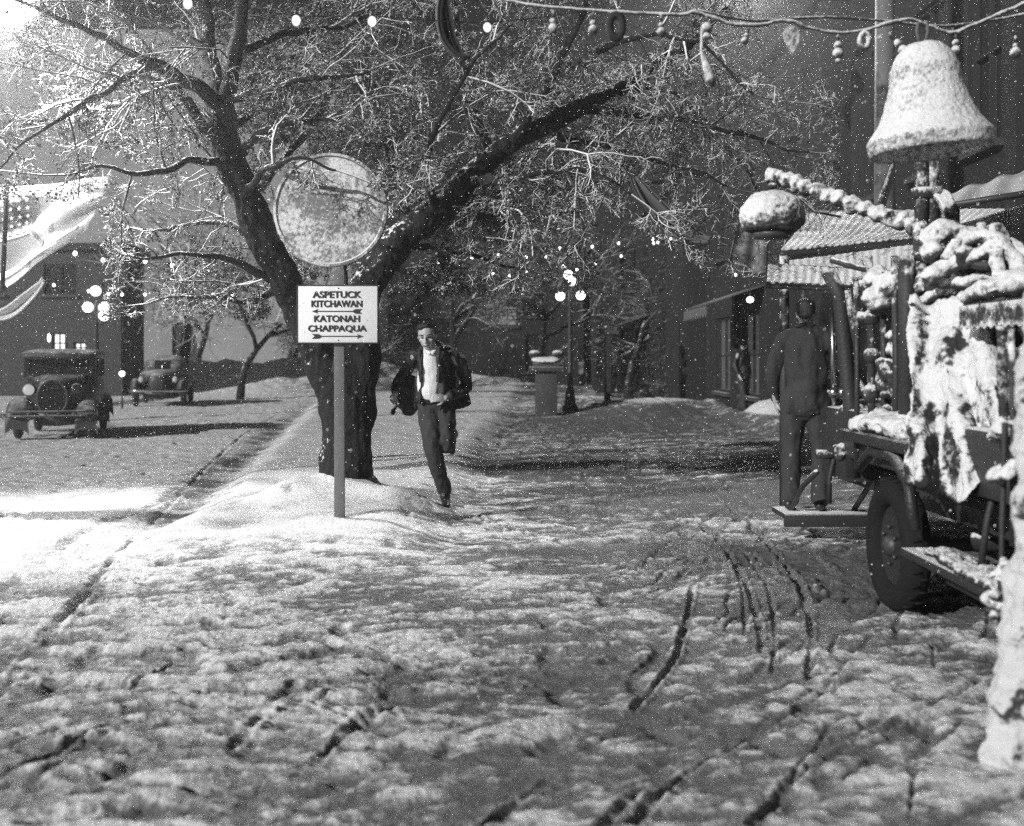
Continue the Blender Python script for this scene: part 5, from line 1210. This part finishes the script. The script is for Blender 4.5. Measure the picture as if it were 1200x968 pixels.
front_y(e, 'haze_wall', -14, 15, 0, 20, [(-5, -3.5, 2, 4, 'wall2'), (0, 1.4, 5, 7, 'cloth_mid'), (5, 6.4, 5, 7, 'cloth_mid'), (5, 6.4, 1.5, 3.5, 'wall2')], 9)  # added wall whose paleness replaces the glow of the lit haze
# right side of the street: fronts facing -X, so turn the same builder by -90 degrees
def side_shop(label, x, y0, y1, z1, wins, pil, mat='wall'):
    t = thing('shop', label, 'shop', (x, y1, 0), R(-90)); L = y1 - y0
    front_y(t, mat, 0, L, 0, z1, wins, 7, 'trim', pil); return t
side_shop('dark facade with tall pilasters behind the bell and the truck', 6.0, 9.5, 19.5, 9.5, [(.8, 2.2, .5, 2.6), (3, 4.6, .5, 2.6, 'winfaint'), (5.4, 7.2, .5, 2.6), (.9, 1.9, 4.2, 6.6), (2.9, 3.9, 4.2, 6.6), (4.9, 5.9, 4.2, 6.6), (6.9, 7.9, 4.2, 6.6)], (.4, 2.4, 4.4, 6.4, 8.4, 9.7))
side_shop('dark shop front beyond the porch with a tall narrow pale window', 5.7, 19.8, 32, 8, [(9.6, 10.6, .7, 3.0, 'winfaint'), (1, 3, .6, 2.6, 'winfaint'), (4.5, 6.4, .6, 2.6, 'winfaint'), (1.2, 2.3, 4.2, 6), (5, 6, 4.2, 6), (9, 10, 4.2, 6)], (.3, 4, 7.6, 11.9))
t = thing('shutter_frame', 'pale narrow door frame seen in the dark shop row', 'door frame', (P(786, 0, 34).x, 34, H(5, 34)))
m = MB(); bx(m, -.09, .09, 0, .12, 0, 2.9); bx(m, .1, 1.0, 0, .12, 2.6, 2.75); m.build('jamb', 'trim', t, smooth=False)
side_shop('low dark shop front furthest along the right pavement', 5.2, 33, 46, 7, [(2, 4, .6, 2.6, 'winfaint'), (6, 8, .6, 2.6), (2.4, 3.4, 4, 5.6), (7, 8, 4, 5.6)], (.4, 5, 12.6))
for lab, x_, y0_, y1_ in (('dark cloth awning over the middle shop window on the right', 5.7, 24.9, 28.2), ('dark cloth awning over the furthest shop window on the right', 5.2, 41, 45)):
    t = thing('shop_awning', lab, 'awning', (x_, (y0_ + y1_) / 2, 2.7)); L_ = y1_ - y0_
    m = MB(); m.sheet(lambda u, v: (-1.3 * v - .02, (u - .5) * L_, .45 - .45 * v + .02 * math.sin(u * 40) * v), 40, 8, .02); m.build('cloth', 'awn', t)
    m = MB(); m.sheet(lambda u, v: (-1.325, (u - .5) * L_, -.02 - .22 * v * (1 + .2 * math.sin(u * 60))), 60, 3, .015); m.build('valance', 'cloth_dark', t)
# telephone pole
tp = P(1037, 0, 13.5); t = thing('telephone_pole', 'tall weathered telephone pole with snow on its base behind the bell', 'pole', (tp.x, 13.5, H(tp.x, 13.5)))
m = MB(); m.tube([(0, 0, 0), (0, 0, 3.5), (0, 0, 8.5)], [.15, .125, .10], 14); m.rough(.008, 3); m.build('shaft', 'wood_pole', t)
m = MB(); m.box((0, -.1, 7.4), (1.8, .1, .12)); m.build('crossarm', 'post', t, smooth=False)
m = MB(); m.tube([(-.22, -.2, 3.15), (-.1, -.15, 3.4), (.06, -.16, 3.9)], [.02, .035, .015], 6); m.build('rope_tail', 'crust2', t)
# porch canopies: snow covered corrugated tin roofs behind the truck
def tin_roof(label, pts_front, pts_back, mat='crust', posts=()):
    """pts (px,py,Y) of the two front and two back corners"""
    a, b_ = P(*pts_front[0]), P(*pts_front[1]); c_, d_ = P(*pts_back[0]), P(*pts_back[1]); o0 = (a + b_) / 2
    t = thing('porch_roof', label, 'roof', o0)
    fn = lambda u, v: a.lerp(b_, u).lerp(c_.lerp(d_, u), v) - o0 + Vector((0, 0, .018 * math.sin(u * (b_ - a).length * 85) * .28 - .05 * math.sin(v * 3.1)))
    m = MB(); m.sheet(fn, 220, 14, -.03); m.rough(.006, 6); m.build('corrugated_sheet', mat, t)
    m = MB(); m.tube([fn(i / 40, 0) + Vector((0, .02, -.045)) for i in range(41)], .022, 6); m.build('edge_beam', 'ironclean', t)
    for px in posts:
        x = P(px, 0, a.y).x; z = fn(0, 0).z + o0.z; m = MB(); g0 = H(x, a.y + .1); m.tube([(x - o0.x, .1, g0 - o0.z), (x - o0.x, .1, z - o0.z - .03)], .05, 8); m.build('post', 'darkiron', t)
    return t
tin_roof('upper snow covered corrugated roof behind the truck boom', [(915, 292, 11), (1120, 272, 11.2)], [(945, 247, 13.2), (1185, 244, 13.4)], posts=(925, 1110))
tin_roof('middle tier of the snow covered corrugated roof under the boom', [(925, 325, 10.6), (1130, 322, 10.6)], [(925, 296, 11.2), (1130, 280, 11.2)])
tin_roof('lowest snowy ledge of the corrugated roof above the man on the step', [(898, 330, 10.2), (1085, 336, 10.0)], [(900, 308, 10.6), (1085, 318, 10.5)], mat='crust2')
t = thing('awning_drape', 'dim cloth drape hanging at the left end of the snowy porch', 'drape', P(875, 280, 11.6)); o0 = t.location.copy()
m = MB(); m.sheet(lambda u, v: P(868 - 17 * v + (34 + 14 * v) * u, 250 + 72 * v - 3 * math.sin(u * 8), 11.6 + .025 * math.sin(u * 13) - .1 * v) - o0, 30, 20, .02); m.build('cloth', 'drape', t)
t = thing('shop_awning', 'dark sloping awning above the truck at the right edge', 'awning', P(1160, 225, 10.5)); o0 = t.location.copy()
m = MB(); A0, A1, B0, B1 = P(1075, 246, 10.2), P(1260, 218, 9.8), P(1090, 232, 11.2), P(1265, 180, 11.4)
m.sheet(lambda u, v: A0.lerp(A1, u).lerp(B0.lerp(B1, u), v) - o0 + Vector((0, 0, .02 * math.sin(u * 30))), 40, 8, -.03); m.build('cloth', 'awn', t)
m = MB(); m.tube([A0 - o0, A1 - o0], .03, 8); m.tube([A0 - o0, P(1090, 260, 12) - o0], .03, 8); m.build('frame', 'ironclean', t)
# scene bits by the far kerb
x = P(640, 0, 29).x; t = thing('stone_pillar', 'short stone gate pillar with a snowy cap in the middle distance', 'pillar', (x, 29, H(x, 29)))
m = MB(); bx(m, -.28, .28, -.28, .28, 0, 1.15); m.build('shaft', 'stone', t, smooth='auto', bevel=.02)
m = MB(); m.box((0, 0, 1.22), (.9, .8, .12)); m.box((0, 0, 1.33), (.7, .6, .1)); m.build('cap', 'stone', t, smooth='auto', bevel=.02)
m = MB(); superloft(m, [(-.35, .2, 0, .06), (-.25, .36, 0, .14), (.1, .38, 0, .17), (.3, .2, 0, .08)], 16, 3); m.v = [(v[0], v[1], v[2] + 1.38) for v in m.v]; m.rough(.03, 4); m.build('snow_cap', 'crust', t)
m = MB()
for s_ in (-1, 1): m.ball((s_ * .3, -.1, 1.62), (.16, .12, .1), 10, 8)
m.build('finial', 'crust2', t)
x = P(712, 0, 31).x; t = thing('gate_post', 'slim dark gate post right of the far street lamp', 'post', (x, 31, H(x, 31))); m = MB(); bx(m, -.09, .09, -.09, .09, 0, 1.9); m.build('shaft', 'trim', t, smooth=False); m = MB(); bx(m, -.3, .3, -.12, .12, 1.9, 1.98); m.build('cap', 'stone', t, smooth=False)
# kerb line catching light at the far end
m = MB(); bx(m, -4, 1.3, 44.4, 44.7, 0, .22); o = m.build('far_kerb', 'stone', smooth='auto', bevel=.03); o['kind'] = 'structure'
# bare branch stake in the snow by the left kerb and rope ends
# crates near porch
# background trees
def small_tree(label, x, y, hgt, seed, frosty, spread=1.0, kind='bare_tree', dens=1.0, mat=None):
    r_ = random.Random(seed); t = thing(kind, label, 'tree', (x, y, H(x, y) - .05)); tk = MB(); F1 = Fast()
    R_ = lambda s: Vector((r_.gauss(0, s), r_.gauss(0, s), r_.gauss(0, s)))
    def g(p, d, L, r, lvl):
        pts = [p]; q = p; dd = d.normalized()
        for i in range(5): dd = (dd + R_(.18)).normalized(); q = q + dd * L / 5; pts.append(q)
        if lvl < 2: tk.tube(pts, [r * (1 - .12 * i) for i in range(6)], 7)
        else: F1.tube(pts, r, r * .4, 3)
        if lvl == 4: return
        for c in range(int((4, 5, 5, 4)[lvl] * dens + .5)):
            i = r_.randint(2 if lvl else 3, 4); a = (pts[i + 1] - pts[i]).normalized()
            g(pts[i], a * .7 + a.cross(R_(1)).normalized() * .8 * spread + Vector((0, 0, .15)), L * r_.uniform(.5, .8), r * .5, lvl + 1)
    g(Vector((0, 0, 0)), Vector((0, 0, 1)), hgt * .45, hgt * .022, 0)
    tk.build('trunk', 'bark', t); F1.build('crown', mat or ('frost' if frosty else 'twig'), t)
small_tree('snow dusted bare tree standing in the haze left of the big tree', -9.8, 40, 7.5, 3, True)
small_tree('pale bare tree in the haze just behind the second car', -14.8, 52, 9, 4, True)
small_tree('frosted shrub tree low behind the snowbank left of the sign', -8.2, 47, 4.2, 5, True, 1.3)
small_tree('broad snowy tree in the haze above the second car', -13.2, 44, 11, 21, True, 1.2, dens=1.15)
small_tree('tall snowy tree in the haze nearer the fork of the big tree', -10.2, 50, 12, 23, True, 1.1)
small_tree('slim hazy tree closest to the left side of the trunk', -6.6, 43, 6.5, 9, True)
small_tree('dark bare tree behind the running man', -2.0, 38, 7.5, 6, False)
small_tree('dense dark tree behind the far street lamp', 1.2, 42, 8.5, 7, False, 1.2, dens=1.2)
small_tree('dark bare tree at the right far side of the street', 4.2, 40, 8, 8, False, 1.1, dens=1.2)
def conifer(label, x, y, hgt, seed):
    r_ = random.Random(seed); t = thing('evergreen_tree', label, 'tree', (x, y, H(x, y) - .05)); m = MB(); m.tube([(0, 0, 0), (0, 0, hgt)], [.12, .02], 8); m.build('trunk', 'bark', t); F1 = Fast()
    n = int(hgt * 55)
    for k in range(n):
        f = r_.random(); z = .5 + f * (hgt - .5); L = (1 - f) * hgt * .26 + .12; a = r_.uniform(0, 6.28); d = Vector((math.cos(a), math.sin(a), -.25)); p0 = Vector((0, 0, z)); p1 = p0 + d * L
        for j in range(12):
            q = p0.lerp(p1, r_.uniform(.25, 1)); e_ = (d + Vector((r_.gauss(0, .5), r_.gauss(0, .5), r_.gauss(0, .3)))).normalized() * r_.uniform(.12, .25); w = d.cross(Vector((0, 0, 1))).normalized() * .035; F1.quad(q, q + e_ * .5 + w, q + e_, q + e_ * .5 - w)
    F1.build('crown', 'pine', t, smooth=False)
conifer('tall dark evergreen in front of the far shop row', 5.6, 38, 6.5, 7)
small_tree('low dark trunk leaning behind the running man', -3.4, 26, 3.6, 19, False, 1.2)

# ------------------------------------------------------------------ falling snow
r_ = np.random.RandomState(5); n = 80000
Y = 4.2 + 34 * r_.rand(n) ** .8; X = (r_.rand(n) * 2 - 1) * (Y * .6 + 1); Z = r_.rand(n) * 11
keep = Z < 1.5 + .45 * Y; X, Y, Z = X[keep], Y[keep], Z[keep]; n = len(X)
base = np.array([[1, 0, 0], [-1, 0, 0], [0, 1, 0], [0, -1, 0], [0, 0, 1.3], [0, 0, -1.3]], np.float32)
sz = (.0020 + .0026 * r_.rand(n)).astype(np.float32)
V = (np.stack([X, Y, Z], 1)[:, None, :] + base[None] * sz[:, None, None]).reshape(-1, 3)
fc = np.array([[0, 2, 4], [2, 1, 4], [1, 3, 4], [3, 0, 4], [2, 0, 5], [1, 2, 5], [3, 1, 5], [0, 3, 5]])
Fc = (fc[None] + (np.arange(n) * 6)[:, None, None]).reshape(-1, 3)
me = bpy.data.meshes.new('falling_snow'); me.vertices.add(len(V)); me.vertices.foreach_set('co', V.astype(np.float32).ravel())
me.loops.add(Fc.size); me.loops.foreach_set('vertex_index', Fc.ravel().astype(np.int32)); me.polygons.add(len(Fc)); me.polygons.foreach_set('loop_start', (np.arange(len(Fc)) * 3).astype(np.int32)); me.polygons.foreach_set('loop_total', np.full(len(Fc), 3, np.int32)); me.update(calc_edges=True)
M['flake'] = plain('snowflake', .85, .8, .02, bmp=0); me.materials.append(M['flake'])
o = bpy.data.objects.new('falling_snow', me); COL.objects.link(o); tagp(o, 'fine snowflakes falling through the whole street', 'snowfall', kind='stuff')

# ------------------------------------------------------------------ floodlights (the two lamps glowing at the top edge)
def flood(label, loc, aim, power, size, lens_r, spread):
    t = thing('floodlight', label, 'floodlight', (loc.x, loc.y, 0)); d = (aim - loc).normalized(); rot = d.to_track_quat('-Z', 'Y').to_matrix().to_4x4()
    mt = Matrix.Translation((0, 0, loc.z)) @ rot
    m = MB(); m.lathe([(.001, .45), (lens_r * .5, .42), (lens_r * .9, .25), (lens_r, .05), (lens_r * 1.04, 0), (lens_r * .97, 0), (lens_r * .9, .06), (.001, .10)], 32, mt); hs = m.build('housing', 'ironclean', t)
    m = MB(); m.lathe([(.001, .055), (lens_r * .9, .05), (lens_r * .9, .02), (.001, .03)], 32, mt); m.build('lens', 'lens', hs)
    bk = mt @ Vector((0, 0, .5)); m = MB()
    if loc.x < 0: m.tube([Vector((bk.x - .9, bk.y, 0)), Vector((bk.x - .8, bk.y, loc.z)), bk, mt @ Vector((0, 0, .42))], .05, 10)
    else: m.tube([mt @ Vector((0, 0, .42)), bk, Vector((2.2, 0, loc.z + .6))], .05, 10); m.tube([Vector((2.2, 0, loc.z + .6)), Vector((2.2, 0, loc.z - .2))], .08, 10)
    m.build('stand', 'trim', t)
    ld = bpy.data.lights.new('flood_beam', 'SPOT'); ld.energy = power; ld.spot_size = spread; ld.spot_blend = .6; ld.shadow_soft_size = size
    lo = bpy.data.objects.new('flood_beam', ld); COL.objects.link(lo); lo.matrix_world = Matrix.Translation(loc + d * .03) @ rot; return t
L1 = P(4, 0, 10.6); flood('round floodlight glowing behind the branches at the top left corner', L1, Vector((-3.0, 7.4, 0)), FL1, .12, .36, R(130))
L2 = P(868, -25, 17); flood('round floodlight glowing behind the branches at the top right', L2, Vector((.5, 8, .5)), FL2, .12, .36, R(80))

# ------------------------------------------------------------------ air, sky, sun, camera
hz = MB(); bx(hz, -60, 60, -6, 72, -1.0, 16.0); o = hz.build('haze', 'cloth', smooth=False); o['kind'] = 'stuff'; o['label'] = 'pale snowy haze filling the street'; o['category'] = 'haze'
m = bpy.data.materials.new('haze'); m.use_nodes = True; nt = m.node_tree; nt.nodes.clear(); out = nt.nodes.new('ShaderNodeOutputMaterial'); pv = nt.nodes.new('ShaderNodeVolumePrincipled')
pv.inputs['Color'].default_value = (.9, .9, .9, 1); pv.inputs['Density'].default_value = HAZE; pv.inputs['Anisotropy'].default_value = .7
nt.links.new(pv.outputs[0], out.inputs['Volume']); o.data.materials.clear(); o.data.materials.append(m)
w = bpy.data.worlds.new('World'); scene.world = w; w.use_nodes = True; nt = w.node_tree; bg = nt.nodes['Background']
sky = nt.nodes.new('ShaderNodeTexSky'); sky.sky_type = 'NISHITA'; sky.sun_disc = False; SE, SD = R(SUNEL), Vector((SUNDX, SUNDY, 0)).normalized()
sky.sun_elevation = SE; sky.sun_rotation = math.atan2(-SD.x, -SD.y)
bw = nt.nodes.new('ShaderNodeRGBToBW'); nt.links.new(sky.outputs[0], bw.inputs[0]); nt.links.new(bw.outputs[0], bg.inputs[0]); bg.inputs[1].default_value = SKY
sl = bpy.data.lights.new('sun', 'SUN'); sl.energy = SUN; sl.angle = R(.8); so = bpy.data.objects.new('sun', sl); COL.objects.link(so)
d = Vector((SD.x * math.cos(SE), SD.y * math.cos(SE), -math.sin(SE))); so.rotation_euler = d.to_track_quat('-Z', 'Y').to_euler(); so.location = (-8, -8, 8)
cam = bpy.data.cameras.new('camera'); co = bpy.data.objects.new('camera', cam); COL.objects.link(co); scene.camera = co
co.location = (0, 0, CAMZ); co.rotation_euler = (R(90), 0, 0); cam.sensor_width = 36; cam.lens = F / 1200 * 36; cam.shift_y = -64 / 1200
cam.clip_end = 1500; cam.clip_start = .05; cam.dof.use_dof = True; cam.dof.focus_distance = 10.0; cam.dof.aperture_fstop = 1.7
scene.view_settings.view_transform = 'Standard'; scene.view_settings.look = 'None'; scene.view_settings.exposure = .08; scene.view_settings.gamma = 1
scene.render.engine = 'CYCLES'; cy = scene.cycles; cy.use_denoising = DENOISE; cy.max_bounces = 5; cy.diffuse_bounces = 2; cy.glossy_bounces = 2; cy.volume_bounces = 0; cy.transmission_bounces = 2; cy.sample_clamp_indirect = 4; cy.sample_clamp_direct = 0

GR = {'string_light': 'strings of lit bulbs over the street', 'hanging_lamp': 'small lamps hanging from the garland', 'shop': 'shops lining the street', 'house': 'buildings closing the street', 'bare_tree': 'bare trees in the background', 'porch_roof': 'tiers of the snowy corrugated roof', 'street_lamp': 'lit street lamps', 'floodlight': 'floodlights at the top of the view', 'garland': 'garland cords at top right', 'ring_ornament': 'ring ornaments on the garland', 'bunting': 'cloth swags'}
for o in scene.objects:
    if o.parent is None and 'label' in o and o.name.split('.')[0] in GR: o['group'] = GR[o.name.split('.')[0]]
